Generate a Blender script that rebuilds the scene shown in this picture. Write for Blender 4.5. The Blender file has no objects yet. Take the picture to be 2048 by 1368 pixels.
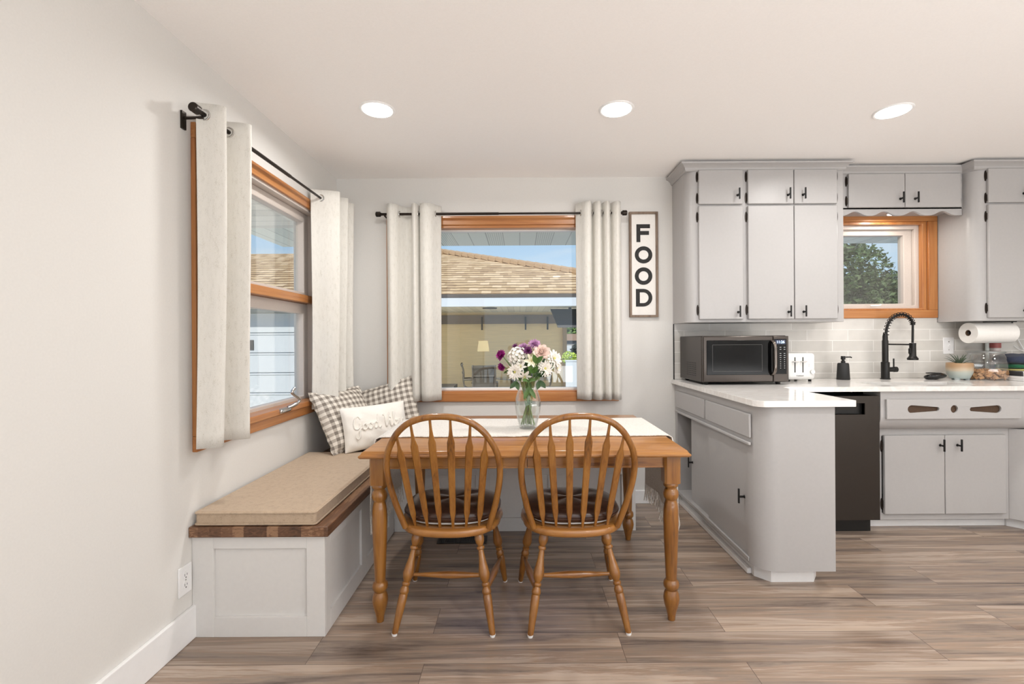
import bpy, bmesh, math, random
from mathutils import Vector, Matrix, Euler
PI = math.pi
random.seed(7)
S = bpy.context.scene
COL = S.collection

# ---------------------------------------------------------------- camera
F, CX, CY, TH, ZC = 930.0, 1040.0, 681.0, 0.006, 1.222     # measured from straight edges of the room
cd = bpy.data.cameras.new('camera'); cam = bpy.data.objects.new('camera', cd); COL.objects.link(cam)
cd.sensor_fit = 'HORIZONTAL'; cd.sensor_width = 36.0; cd.lens = F / 2048 * 36
cd.shift_x = -(CX - 1024) / 2048; cd.shift_y = -(684 - CY) / 2048
cd.clip_start = 0.05; cd.clip_end = 200
cam.rotation_euler = (Matrix.Rotation(PI/2, 4, 'X') @ Matrix.Rotation(-TH, 4, 'Z')).to_euler()
cam.location = (0, 0, ZC)
S.camera = cam
S.view_settings.view_transform = 'Standard'; S.view_settings.look = 'None'
S.view_settings.gamma = 1; S.view_settings.use_curve_mapping = False
S.view_settings.exposure = 0.0
S.cycles.max_bounces = 10; S.cycles.diffuse_bounces = 6; S.cycles.transparent_max_bounces = 16
S.cycles.sample_clamp_indirect = 4.0
S.cycles.use_denoising = True

# ---------------------------------------------------------------- sky, sun, large lights
SKY, SUN, RECESS, REAR, UP, PUCK = 0.95, 5.0, 11.0, 14.0, 172.0, 3.6
w = bpy.data.worlds.new('sky'); S.world = w; w.use_nodes = True
nt = w.node_tree; nt.nodes.clear()
tc = nt.nodes.new('ShaderNodeTexCoord'); sp = nt.nodes.new('ShaderNodeSeparateXYZ'); rp = nt.nodes.new('ShaderNodeValToRGB')
nz = nt.nodes.new('ShaderNodeTexNoise'); mp = nt.nodes.new('ShaderNodeMapping'); mx = nt.nodes.new('ShaderNodeMix'); mx.data_type = 'RGBA'
cr = nt.nodes.new('ShaderNodeValToRGB'); bg = nt.nodes.new('ShaderNodeBackground'); wo = nt.nodes.new('ShaderNodeOutputWorld')
nt.links.new(tc.outputs['Generated'], sp.inputs[0]); nt.links.new(sp.outputs['Z'], rp.inputs[0])
e = rp.color_ramp.elements
e[0].position = 0.0; e[0].color = (.72, .86, 1.0, 1); e[1].position = 0.5; e[1].color = (.22, .45, .92, 1)
x = e.new(.14); x.color = (.58, .79, 1.0, 1); x = e.new(.24); x.color = (.44, .69, 1.0, 1)
mp.inputs['Scale'].default_value = (2.2, 2.2, 14); nz.inputs['Scale'].default_value = 1.6; nz.inputs['Detail'].default_value = 6
nt.links.new(tc.outputs['Generated'], mp.inputs[0]); nt.links.new(mp.outputs[0], nz.inputs['Vector'])
cr.color_ramp.elements[0].position = .52; cr.color_ramp.elements[0].color = (0, 0, 0, 1); cr.color_ramp.elements[1].position = .8; cr.color_ramp.elements[1].color = (.6, .6, .6, 1)
nt.links.new(nz.outputs['Fac'], cr.inputs[0]); nt.links.new(cr.outputs[0], mx.inputs['Factor'])
nt.links.new(rp.outputs[0], mx.inputs['A']); mx.inputs['B'].default_value = (.95, .97, 1, 1)
nt.links.new(mx.outputs['Result'], bg.inputs[0]); bg.inputs[1].default_value = SKY; nt.links.new(bg.outputs[0], wo.inputs[0])

sd = bpy.data.lights.new('sun', 'SUN'); sd.energy = SUN; sd.angle = .01; sd.color = (1, .95, .88)
so = bpy.data.objects.new('sun', sd); COL.objects.link(so)
so.rotation_euler = Vector((.33, 1, -.92)).to_track_quat('-Z', 'Y').to_euler(); so.location = (-6, -8, 14)

def area(name, loc, direction, sx, sy, power, color=(1, 1, 1), shape='RECTANGLE', spread=PI):
    d = bpy.data.lights.new(name, 'AREA'); d.shape = shape; d.size = sx; d.size_y = sy; d.energy = power; d.color = color; d.spread = spread
    o = bpy.data.objects.new(name, d); COL.objects.link(o); o.location = loc
    o.rotation_euler = Vector(direction).to_track_quat('-Z', 'Y').to_euler()
    return o
# added fill light behind the camera, facing into the room
area('rear_fill', (1.5, -3.3, 1.15), (0, 1, .02), 4.6, 2.0, REAR, (.97, .985, 1))

# added upward fill light, out of view, to brighten the ceiling
area('ceiling_fill', (2.5, -1.7, .55), (0, .10, 1), 4.0, 2.4, UP, (.985, .993, 1))

# ---------------------------------------------------------------- materials
def lin(c): return tuple((v/255/12.92 if v/255 <= .04045 else ((v/255+.055)/1.055)**2.4) for v in c)
def newmat(name):
    m = bpy.data.materials.new(name); m.use_nodes = True
    b = m.node_tree.nodes['Principled BSDF']
    return m, m.node_tree, b
def N(t, kind, **kw):
    n = t.nodes.new(kind)
    for k, v in kw.items():
        if k in n.inputs: n.inputs[k].default_value = v
        else: setattr(n, k, v)
    return n
def coords(t, scale=(1, 1, 1), loc=(0, 0, 0), rot=(0, 0, 0), out='Object'):
    c = N(t, 'ShaderNodeTexCoord'); m = N(t, 'ShaderNodeMapping')
    m.inputs['Scale'].default_value = scale; m.inputs['Location'].default_value = loc; m.inputs['Rotation'].default_value = rot
    t.links.new(c.outputs[out], m.inputs[0]); return m.outputs[0]
def ramp(t, fac, stops):
    r = N(t, 'ShaderNodeValToRGB'); el = r.color_ramp.elements
    el[0].position, el[0].color = stops[0][0], (*stops[0][1], 1)
    el[1].position, el[1].color = stops[-1][0], (*stops[-1][1], 1)
    for p, c in stops[1:-1]:
        q = el.new(p); q.color = (*c, 1)
    t.links.new(fac, r.inputs[0]); return r.outputs[0]
def bump(t, b, h, strength=.2, dist=.002):
    n = N(t, 'ShaderNodeBump'); n.inputs['Strength'].default_value = strength; n.inputs['Distance'].default_value = dist
    t.links.new(h, n.inputs['Height']); t.links.new(n.outputs[0], b.inputs['Normal'])
MC = {}
def flat(name, rgb, rough=.5, metal=0, var=.0, nscale=30, bmp=0, spec=.5, scale=(1, 1, 1)):
    if name in MC: return MC[name]
    m, t, b = newmat(name)
    b.inputs['Roughness'].default_value = rough; b.inputs['Metallic'].default_value = metal
    b.inputs['Specular IOR Level'].default_value = spec
    c = lin(rgb)
    n = N(t, 'ShaderNodeTexNoise'); n.inputs['Scale'].default_value = nscale; n.inputs['Detail'].default_value = 4
    t.links.new(coords(t, scale), n.inputs['Vector'])
    v = max(var, .015)
    t.links.new(ramp(t, n.outputs['Fac'], [(.3, tuple(k*(1-v) for k in c)), (.7, tuple(min(1, k*(1+v)) for k in c))]), b.inputs['Base Color'])
    if bmp: bump(t, b, n.outputs['Fac'], bmp)
    MC[name] = m; return m
def emit(name, rgb, strength):
    if name in MC: return MC[name]
    m, t, b = newmat(name)
    b.inputs['Base Color'].default_value = (*lin(rgb), 1)
    b.inputs['Emission Color'].default_value = (*lin(rgb), 1); b.inputs['Emission Strength'].default_value = strength
    MC[name] = m; return m
def wood(name, axis, dark, mid, light, rough=.3, freq=16, stretch=14, coat=.45):
    if name in MC: return MC[name]
    m, t, b = newmat(name)
    sc = [freq]*3; sc['XYZ'.index(axis)] = freq/stretch
    co = coords(t, tuple(sc))
    n = N(t, 'ShaderNodeTexNoise'); n.inputs['Scale'].default_value = 1.0; n.inputs['Detail'].default_value = 6; n.inputs['Distortion'].default_value = 1.2
    n2 = N(t, 'ShaderNodeTexNoise'); n2.inputs['Scale'].default_value = 9; n2.inputs['Detail'].default_value = 3
    t.links.new(co, n.inputs['Vector']); t.links.new(co, n2.inputs['Vector'])
    a = N(t, 'ShaderNodeMath', operation='MULTIPLY_ADD'); t.links.new(n2.outputs['Fac'], a.inputs[0]); a.inputs[1].default_value = .45
    t.links.new(n.outputs['Fac'], a.inputs[2])
    t.links.new(ramp(t, a.outputs[0], [(.46, lin(dark)), (.62, lin(mid)), (.92, lin(light))]), b.inputs['Base Color'])
    b.inputs['Roughness'].default_value = rough; b.inputs['Coat Weight'].default_value = coat; b.inputs['Coat Roughness'].default_value = .08
    bump(t, b, n2.outputs['Fac'], .08, .001)
    MC[name] = m; return m
def thin_glass(name, tint=(1, 1, 1), refl=.06, power=1.0):
    """clear thin pane: lets light and view through, mirrors a little"""
    if name in MC: return MC[name]
    m = bpy.data.materials.new(name); m.use_nodes = True; t = m.node_tree; t.nodes.clear()
    o = N(t, 'ShaderNodeOutputMaterial'); tr = N(t, 'ShaderNodeBsdfTransparent'); gl = N(t, 'ShaderNodeBsdfGlossy'); mix = N(t, 'ShaderNodeMixShader')
    tr.inputs[0].default_value = (*tint, 1); gl.inputs['Roughness'].default_value = .0
    lw = N(t, 'ShaderNodeLayerWeight'); lw.inputs['Blend'].default_value = .12
    ma = N(t, 'ShaderNodeMath', operation='MULTIPLY_ADD'); t.links.new(lw.outputs['Facing'], ma.inputs[0]); ma.inputs[1].default_value = power; ma.inputs[2].default_value = refl
    ma.use_clamp = True
    t.links.new(ma.outputs[0], mix.inputs[0]); t.links.new(tr.outputs[0], mix.inputs[1]); t.links.new(gl.outputs[0], mix.inputs[2]); t.links.new(mix.outputs[0], o.inputs[0])
    MC[name] = m; return m
def fabric(name, rgb, speck=.12, scale=900, bmp=.3, aspect=(1, 1, 1), rough=.9, speckrgb=None):
    if name in MC: return MC[name]
    m, t, b = newmat(name); c = lin(rgb); s = lin(speckrgb) if speckrgb else tuple(k*(1-speck*2.2) for k in c)
    n = N(t, 'ShaderNodeTexNoise'); n.inputs['Scale'].default_value = scale; n.inputs['Detail'].default_value = 2
    t.links.new(coords(t, aspect), n.inputs['Vector'])
    n2 = N(t, 'ShaderNodeTexNoise'); n2.inputs['Scale'].default_value = scale*.12; n2.inputs['Detail'].default_value = 5
    t.links.new(coords(t, aspect), n2.inputs['Vector'])
    a = N(t, 'ShaderNodeMath', operation='MULTIPLY_ADD'); t.links.new(n2.outputs['Fac'], a.inputs[0]); a.inputs[1].default_value = .7; t.links.new(n.outputs['Fac'], a.inputs[2])
    t.links.new(ramp(t, a.outputs[0], [(.52, s), (.74, c), (1.05, tuple(min(1, k*(1+speck)) for k in c))]), b.inputs['Base Color'])
    b.inputs['Roughness'].default_value = rough; b.inputs['Specular IOR Level'].default_value = .15
    b.inputs['Sheen Weight'].default_value = .15
    bump(t, b, n.outputs['Fac'], bmp, .0008)
    MC[name] = m; return m

WALL = flat('wall_paint', (219, 217, 213), .65, var=.012, nscale=140, bmp=.03, spec=.3)
CEIL = flat('ceiling_paint', (249, 247, 245), .8, var=.01, nscale=160, bmp=.03, spec=.2)
TRIMW = flat('white_trim_paint', (236, 236, 236), .4, var=.01)
CAB = flat('cabinet_paint', (173, 171, 170), .38, var=.012, nscale=60, bmp=.02)
CABTOE = flat('toe_paint', (236, 235, 234), .45)
BLACK = flat('matte_black_metal', (24, 23, 22), .38, .3)
BRONZE = flat('dark_bronze', (44, 36, 30), .35, .6)
CHROME = flat('chrome', (200, 198, 195), .18, 1)
QUARTZ = None
OAKX = wood('oak_along', 'X', (102, 60, 22), (150, 98, 44), (172, 120, 62))
OAKY = wood('oak_across', 'Y', (92, 54, 18), (136, 86, 36), (156, 104, 50))
OAKZ = wood('oak_upright', 'Z', (74, 42, 10), (128, 80, 28), (154, 104, 44))
CASX = wood('fir_along', 'X', (146, 88, 46), (170, 109, 58), (186, 128, 74), .35, 20, 24, .2)
CASY = wood('fir_across', 'Y', (146, 88, 46), (170, 109, 58), (186, 128, 74), .35, 20, 24, .2)
CASZ = wood('fir_upright', 'Z', (146, 88, 46), (170, 109, 58), (186, 128, 74), .35, 20, 24, .2)
SASH = flat('sash_grey', (198, 188, 180), .5, var=.05, nscale=200)
VINYL = flat('window_vinyl', (232, 228, 224), .4)
PANE = thin_glass('window_glass', (.97, .985, .98), .045, .5)
CURT = fabric('linen_curtain', (213, 210, 203), .05, 700, .25, (1, 1, .3), speckrgb=(186, 181, 168))

def quartz():
    m, t, b = newmat('white_quartz')
    n = N(t, 'ShaderNodeTexNoise'); n.inputs['Scale'].default_value = 5; n.inputs['Detail'].default_value = 8; n.inputs['Distortion'].default_value = 2
    t.links.new(coords(t, (1, 3, 1)), n.inputs['Vector'])
    t.links.new(ramp(t, n.outputs['Fac'], [(.35, lin((226, 224, 221))), (.5, lin((220, 217, 213))), (.56, lin((229, 227, 224)))]), b.inputs['Base Color'])
    b.inputs['Roughness'].default_value = .12
    return m
QUARTZ = quartz()

def floor_mat():
    m, t, b = newmat('vinyl_planks')
    co = coords(t, (1, 1, 1), (.37, .06, 0))
    br = N(t, 'ShaderNodeTexBrick'); br.offset = .37; br.squash = 1
    br.inputs['Color1'].default_value = (0, 0, 0, 1); br.inputs['Color2'].default_value = (1, 1, 1, 1); br.inputs['Mortar'].default_value = (.5, .5, .5, 1)
    br.inputs['Scale'].default_value = 1; br.inputs['Brick Width'].default_value = 1.22; br.inputs['Row Height'].default_value = .182
    br.inputs['Mortar Size'].default_value = .0011; br.inputs['Mortar Smooth'].default_value = .1
    t.links.new(co, br.inputs['Vector'])
    # shift the grain plank by plank
    add = N(t, 'ShaderNodeVectorMath', operation='MULTIPLY_ADD'); t.links.new(br.outputs['Color'], add.inputs[0]); add.inputs[1].default_value = (7, 3, 11)
    t.links.new(co, add.inputs[2])
    m1 = N(t, 'ShaderNodeMapping'); m1.inputs['Scale'].default_value = (.55, 9.5, 1); t.links.new(add.outputs[0], m1.inputs[0])
    n1 = N(t, 'ShaderNodeTexNoise'); n1.inputs['Scale'].default_value = 1.6; n1.inputs['Detail'].default_value = 9; n1.inputs['Distortion'].default_value = .45; n1.inputs['Roughness'].default_value = .68
    t.links.new(m1.outputs[0], n1.inputs['Vector'])
    m2 = N(t, 'ShaderNodeMapping'); m2.inputs['Scale'].default_value = (3, 110, 1); t.links.new(add.outputs[0], m2.inputs[0])
    n2 = N(t, 'ShaderNodeTexNoise'); n2.inputs['Scale'].default_value = 1.0; n2.inputs['Detail'].default_value = 3; t.links.new(m2.outputs[0], n2.inputs['Vector'])
    base = ramp(t, n1.outputs['Fac'], [(.30, lin((80, 68, 60))), (.40, lin((122, 106, 95))), (.47, lin((144, 126, 111))), (.52, lin((150, 126, 106))), (.57, lin((168, 150, 134))), (.66, lin((178, 155, 134))), (.76, lin((188, 172, 156)))])
    # knots
    vo = N(t, 'ShaderNodeTexVoronoi'); vo.inputs['Scale'].default_value = 1.0
    m3 = N(t, 'ShaderNodeMapping'); m3.inputs['Scale'].default_value = (1.7, 5.2, 1); t.links.new(add.outputs[0], m3.inputs[0]); t.links.new(m3.outputs[0], vo.inputs['Vector'])
    kn = ramp(t, vo.outputs['Distance'], [(.0, (.3, .25, .22)), (.09, (.66, .60, .56)), (.24, (1, 1, 1))])
    mk = N(t, 'ShaderNodeMix', data_type='RGBA', blend_type='MULTIPLY'); mk.inputs['Factor'].default_value = .75
    t.links.new(base, mk.inputs['A']); t.links.new(kn, mk.inputs['B'])
    st = ramp(t, n2.outputs['Fac'], [(.32, (.74, .72, .70)), (.6, (1, 1, 1))])
    ms = N(t, 'ShaderNodeMix', data_type='RGBA', blend_type='MULTIPLY'); ms.inputs['Factor'].default_value = .6
    t.links.new(mk.outputs['Result'], ms.inputs['A']); t.links.new(st, ms.inputs['B'])
    pl = ramp(t, br.outputs['Color'], [(0, (.84, .83, .84)), (.5, (1, 1, 1)), (1, (1.1, 1.08, 1.05))])
    mq = N(t, 'ShaderNodeMix', data_type='RGBA', blend_type='MULTIPLY'); mq.inputs['Factor'].default_value = .8
    t.links.new(ms.outputs['Result'], mq.inputs['A']); t.links.new(pl, mq.inputs['B'])
    mo = N(t, 'ShaderNodeMix', data_type='RGBA'); t.links.new(br.outputs['Fac'], mo.inputs['Factor']); t.links.new(mq.outputs['Result'], mo.inputs['A']); mo.inputs['B'].default_value = (*lin((92, 78, 68)), 1)
    hs = N(t, 'ShaderNodeHueSaturation'); hs.inputs['Saturation'].default_value = .88; t.links.new(mo.outputs['Result'], hs.inputs['Color'])
    t.links.new(hs.outputs[0], b.inputs['Base Color'])
    b.inputs['Roughness'].default_value = .27
    bump(t, b, n2.outputs['Fac'], .12, .001)
    return m

def tile_mat():
    m, t, b = newmat('greige_subway_tile')
    c = N(t, 'ShaderNodeTexCoord'); s = N(t, 'ShaderNodeSeparateXYZ'); k = N(t, 'ShaderNodeCombineXYZ')
    t.links.new(c.outputs['Object'], s.inputs[0]); t.links.new(s.outputs['X'], k.inputs['X']); t.links.new(s.outputs['Z'], k.inputs['Y'])
    br = N(t, 'ShaderNodeTexBrick'); br.offset = .38; br.offset_frequency = 2
    br.inputs['Color1'].default_value = (*lin((200, 197, 191)), 1); br.inputs['Color2'].default_value = (*lin((216, 213, 208)), 1); br.inputs['Mortar'].default_value = (*lin((238, 236, 232)), 1)
    br.inputs['Scale'].default_value = 1; br.inputs['Brick Width'].default_value = .306; br.inputs['Row Height'].default_value = .0805; br.inputs['Mortar Size'].default_value = .0022; br.inputs['Mortar Smooth'].default_value = .2
    t.links.new(k.outputs[0], br.inputs['Vector'])
    n = N(t, 'ShaderNodeTexNoise'); n.inputs['Scale'].default_value = 14; n.inputs['Detail'].default_value = 3; t.links.new(k.outputs[0], n.inputs['Vector'])
    mm = N(t, 'ShaderNodeMix', data_type='RGBA', blend_type='MULTIPLY'); mm.inputs['Factor'].default_value = .5
    t.links.new(br.outputs['Color'], mm.inputs['A']); t.links.new(ramp(t, n.outputs['Fac'], [(.3, (.88, .88, .88)), (.65, (1, 1, 1))]), mm.inputs['B'])
    t.links.new(mm.outputs['Result'], b.inputs['Base Color']); b.inputs['Roughness'].default_value = .2
    inv = N(t, 'ShaderNodeMath', operation='SUBTRACT'); inv.inputs[0].default_value = 1; t.links.new(br.outputs['Fac'], inv.inputs[1])
    bump(t, b, inv.outputs[0], .35, .002)
    return m

def gingham():
    m, t, b = newmat('gingham_cloth')
    c = N(t, 'ShaderNodeTexCoord'); s = N(t, 'ShaderNodeSeparateXYZ'); t.links.new(c.outputs['Object'], s.inputs[0])
    outs = []
    for ax in 'XY':
        a = N(t, 'ShaderNodeMath', operation='MULTIPLY'); t.links.new(s.outputs[ax], a.inputs[0]); a.inputs[1].default_value = 1/.040
        f = N(t, 'ShaderNodeMath', operation='FRACT'); t.links.new(a.outputs[0], f.inputs[0])
        g = N(t, 'ShaderNodeMath', operation='GREATER_THAN'); t.links.new(f.outputs[0], g.inputs[0]); g.inputs[1].default_value = .5
        outs.append(g.outputs[0])
    ad = N(t, 'ShaderNodeMath', operation='ADD'); t.links.new(outs[0], ad.inputs[0]); t.links.new(outs[1], ad.inputs[1])
    n = N(t, 'ShaderNodeTexNoise'); n.inputs['Scale'].default_value = 500; t.links.new(c.outputs['Object'], n.inputs['Vector'])
    a2 = N(t, 'ShaderNodeMath', operation='MULTIPLY_ADD'); t.links.new(n.outputs['Fac'], a2.inputs[0]); a2.inputs[1].default_value = .5; t.links.new(ad.outputs[0], a2.inputs[2])
    d = N(t, 'ShaderNodeMath', operation='DIVIDE'); t.links.new(a2.outputs[0], d.inputs[0]); d.inputs[1].default_value = 2.5
    t.links.new(ramp(t, d.outputs[0], [(.06, lin((226, 220, 210))), (.5, lin((178, 170, 160))), (.92, lin((124, 116, 108)))]), b.inputs['Base Color'])
    b.inputs['Roughness'].default_value = .9; b.inputs['Specular IOR Level'].default_value = .1
    bump(t, b, n.outputs['Fac'], .25, .001)
    return m

# ---------------------------------------------------------------- mesh builder
class MB:
    def __init__(s): s.v = []; s.f = []
    def add(s, vs, fs, M=None):
        k = len(s.v)
        s.v += [tuple(M @ Vector(p)) if M else tuple(p) for p in vs]
        s.f += [tuple(i+k for i in f) for f in fs]; return s
    def box(s, x0, x1, y0, y1, z0, z1, M=None):
        x0, x1 = sorted((x0, x1)); y0, y1 = sorted((y0, y1)); z0, z1 = sorted((z0, z1))
        return s.add([(x0,y0,z0),(x1,y0,z0),(x1,y1,z0),(x0,y1,z0),(x0,y0,z1),(x1,y0,z1),(x1,y1,z1),(x0,y1,z1)],
                     [(3,2,1,0),(4,5,6,7),(0,1,5,4),(1,2,6,5),(2,3,7,6),(3,0,4,7)], M)
    def lathe(s, prof, n=24, M=None, power=None):
        """prof: (r, z) list from bottom to top, closed at both ends"""
        vs = []; fs = []
        for r, z in prof:
            for i in range(n):
                a = 2*PI*i/n; c, q = math.cos(a), math.sin(a)
                if power:
                    d = (abs(c)**power + abs(q)**power)**(-1/power); vs.append((r*c*d, r*q*d, z))
                else: vs.append((r*c, r*q, z))
        for j in range(len(prof)-1):
            for i in range(n):
                k = (i+1) % n; fs.append((j*n+i, j*n+k, (j+1)*n+k, (j+1)*n+i))
        fs.append(tuple(range(n))[::-1]); fs.append(tuple((len(prof)-1)*n+i for i in range(n)))
        return s.add(vs, fs, M)
    def tube(s, pts, rad, n=10, closed=False, flat=None, up=None):
        """pts path, rad number or list; flat=(a,b) multiplies the two section axes"""
        P = [Vector(p) for p in pts]; L = len(P)
        R = rad if isinstance(rad, (list, tuple)) else [rad]*L
        vs = []; fs = []; ref = Vector(up) if up else None
        for i in range(L):
            if closed: tg = P[(i+1) % L] - P[i-1]
            else: tg = P[min(i+1, L-1)] - P[max(i-1, 0)]
            tg.normalize()
            if ref is None: ref = Vector((0, 0, 1)) if abs(tg.z) < .9 else Vector((1, 0, 0))
            a = ref - tg*ref.dot(tg); a.normalize(); b = tg.cross(a)
            if not up: ref = a
            fa, fb = flat if flat else (1, 1)
            for k in range(n):
                t = 2*PI*k/n
                vs.append(P[i] + a*(R[i]*fa*math.cos(t)) + b*(R[i]*fb*math.sin(t)))
        m = L if closed else L-1
        for i in range(m):
            j = (i+1) % L
            for k in range(n):
                q = (k+1) % n; fs.append((i*n+k, i*n+q, j*n+q, j*n+k))
        if not closed:
            fs.append(tuple(range(n))[::-1]); fs.append(tuple((L-1)*n+k for k in range(n)))
        return s.add(vs, fs)
    def prism(s, poly, h0, h1, axis='Z', M=None):
        """extrude a 2-D polygon along an axis; poly in the two other axes (XY for Z, XZ for Y, YZ for X)"""
        n = len(poly)
        def p(u, v, h): return {'Z': (u, v, h), 'Y': (u, h, v), 'X': (h, u, v)}[axis]
        vs = [p(u, v, h0) for u, v in poly] + [p(u, v, h1) for u, v in poly]
        fs = [tuple(range(n))[::-1], tuple(range(n, 2*n))] + [(i, (i+1) % n, n+(i+1) % n, n+i) for i in range(n)]
        return s.add(vs, fs, M)
    def grid(s, fn, nu, nv, wrap=False):
        vs = [fn(i/(nu if wrap else nu-1), j/(nv-1)) for j in range(nv) for i in range(nu)]
        fs = []
        for j in range(nv-1):
            for i in range(nu if wrap else nu-1):
                k = (i+1) % nu; fs.append((j*nu+i, j*nu+k, (j+1)*nu+k, (j+1)*nu+i))
        return s.add(vs, fs)
    def build(s, name, mat, parent=None, smooth=40, bevel=0, seg=2, solid=0, sub=0, fixn=True):
        off = Vector((0, 0, 0)); p = parent
        while p: off += p.location; p = p.parent
        me = bpy.data.meshes.new(name); me.from_pydata([tuple(Vector(v)-off) for v in s.v], [], s.f)
        if fixn:
            bm = bmesh.new(); bm.from_mesh(me); bmesh.ops.recalc_face_normals(bm, faces=bm.faces); bm.to_mesh(me); bm.free()
        if smooth:
            me.polygons.foreach_set('use_smooth', [True]*len(me.polygons)); me.set_sharp_from_angle(angle=math.radians(smooth))
        me.materials.append(mat); me.update()
        o = bpy.data.objects.new(name, me); COL.objects.link(o)
        if parent: o.parent = parent
        if bevel:
            b = o.modifiers.new('bevel', 'BEVEL'); b.width = bevel; b.segments = seg; b.limit_method = 'ANGLE'; b.angle_limit = math.radians(50)
            b.harden_normals = False
        if solid:
            b = o.modifiers.new('solid', 'SOLIDIFY'); b.thickness = solid; b.offset = 0
        if sub:
            b = o.modifiers.new('sub', 'SUBSURF'); b.levels = sub; b.render_levels = sub
        return o
def B(x0, x1, y0, y1, z0, z1): return MB().box(x0, x1, y0, y1, z0, z1)
def tag(o, label=None, cat=None, group=None, kind=None):
    if label: o['label'] = label
    if cat: o['category'] = cat
    if group: o['group'] = group
    if kind: o['kind'] = kind
    return o
def thing(name, loc, label, cat, group=None):
    o = bpy.data.objects.new(name, None); COL.objects.link(o); o.location = loc; o.empty_display_size = .1
    return tag(o, label, cat, group)
def struct(o): o['kind'] = 'structure'; return o
def copy_tree(o, parent=None):
    c = o.copy(); COL.objects.link(c)
    if parent: c.parent = parent
    for ch in list(o.children): copy_tree(ch, c)
    return c
def at(px, py, Y):
    """a pixel of the photograph at a real distance Y -> metres"""
    dx, dy = px-CX, py-CY
    return Vector(((dx-TH*dy)*Y/F, Y, ZC-(dy+TH*dx)*Y/F))
def spline(pts, per=6):
    P = [Vector(p) for p in pts]; out = []
    for i in range(len(P)-1):
        p0, p1, p2, p3 = P[max(i-1, 0)], P[i], P[i+1], P[min(i+2, len(P)-1)]
        for k in range(per):
            t = k/per
            out.append(.5*((2*p1)+(p2-p0)*t+(2*p0-5*p1+4*p2-p3)*t*t+(3*p1-p0-3*p2+p3)*t**3))
    out.append(P[-1]); return out
def arc(cx, cy, r, a0, a1, n=8):
    return [(cx+r*math.cos(math.radians(a0+(a1-a0)*i/n)), cy+r*math.sin(math.radians(a0+(a1-a0)*i/n))) for i in range(n+1)]
def text_mb(body, size, depth=.0006):
    cu = bpy.data.curves.new('t', 'FONT'); cu.body = body; cu.size = size; cu.extrude = depth; cu.align_x = 'CENTER'; cu.align_y = 'CENTER'
    o = bpy.data.objects.new('t', cu); COL.objects.link(o)
    me = bpy.data.meshes.new_from_object(o.evaluated_get(bpy.context.evaluated_depsgraph_get()))
    m = MB(); m.v = [tuple(v.co) for v in me.vertices]; m.f = [tuple(p.vertices) for p in me.polygons]
    bpy.data.objects.remove(o); bpy.data.meshes.remove(me); bpy.data.curves.remove(cu); return m
def plate(outer, holes, h0, h1, axis='Z'):
    """flat plate with real holes; 2-D loops, extruded h0..h1"""
    def p(u, v, h): return {'Z': (u, v, h), 'Y': (u, h, v), 'X': (h, u, v)}[axis]
    bm = bmesh.new(); es = []
    for loop in [outer]+holes:
        vs = [bm.verts.new(p(u, v, h0)) for u, v in loop]
        es += [bm.edges.new((vs[i], vs[(i+1) % len(vs)])) for i in range(len(vs))]
    bmesh.ops.triangle_fill(bm, use_beauty=True, use_dissolve=False, edges=es)
    r = bmesh.ops.extrude_face_region(bm, geom=bm.faces[:])
    d = Vector(p(0, 0, h1))-Vector(p(0, 0, h0))
    for g in r['geom']:
        if isinstance(g, bmesh.types.BMVert): g.co += d
    bm.verts.index_update(); m = MB(); m.v = [tuple(v.co) for v in bm.verts]; m.f = [tuple(v.index for v in f.verts) for f in bm.faces]; bm.free(); return m
def frame(a0, a1, z0, z1, wl, wr, wb, wt, h0, h1, axis):
    """rectangular frame: outer a0..a1 x z0..z1, member widths left, right, bottom, top, depth h0..h1"""
    return plate([(a0, z0), (a1, z0), (a1, z1), (a0, z1)], [[(a0+wl, z0+wb), (a1-wr, z0+wb), (a1-wr, z1-wt), (a0+wl, z1-wt)]], h0, h1, axis)
def moved(m, M): m.v = [tuple(M @ Vector(p)) for p in m.v]; return m
FACE = Matrix.Rotation(PI/2, 4, 'X')          # XY drawing -> standing, facing -Y

# ================================================================ ROOM
XL, YB, H = -1.365, 3.48, 2.44
XR, YF = 4.6, -3.4
FLOOR = floor_mat()
struct(B(XL-.15, XR+.15, YF-.15, YB+.17, -.12, 0).build('floor', FLOOR))
struct(B(XL-.15, XR+.15, YF-.15, YB+.17, H, H+.2).build('ceiling', CEIL))
def wall_with_holes(name, axis, a0, a1, b0, b1, holes, mat):
    """axis 'X': wall lies along X between a0..a1, thick b0..b1 in Y (and the reverse for 'Y')"""
    m = MB(); cuts = sorted(holes)
    def bx(u0, u1, z0, z1):
        if axis == 'X': m.box(u0, u1, b0, b1, z0, z1)
        else: m.box(b0, b1, u0, u1, z0, z1)
    u = a0
    for (h0, h1, z0, z1) in cuts:
        bx(u, h0, 0, H); bx(h0, h1, 0, z0); bx(h0, h1, z1, H); u = h1
    bx(u, a1, 0, H)
    return struct(m.build(name, mat, smooth=0))
# openings: left window, back window, sink window
LW = (1.99, 3.12, .83, 2.08); BW = (-.925, .665, .835, 2.085); SW = (2.31, 3.04, 1.435, 2.09)
wall_with_holes('wall_left', 'Y', YF, YB+.17, XL-.15, XL, [LW], WALL)
wall_with_holes('wall_back', 'X', XL, XR, YB, YB+.17, [BW, SW], WALL)
struct(B(XR, XR+.15, YF, YB+.17, 0, H).build('wall_right', WALL))
wall_with_holes('wall_front', 'X', XL, XR, YF-.15, YF, [(-.8, 3.8, .1, 2.2)], WALL)  # unseen rear opening, invented to go with the fill light
struct(B(XL, XL+.016, YF, 1.93, 0, .135).build('baseboard_left', TRIMW, bevel=.004))
struct(B(.745, 1.155, YB-.016, YB, 0, .10).build('baseboard_back', TRIMW, bevel=.004))

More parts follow.
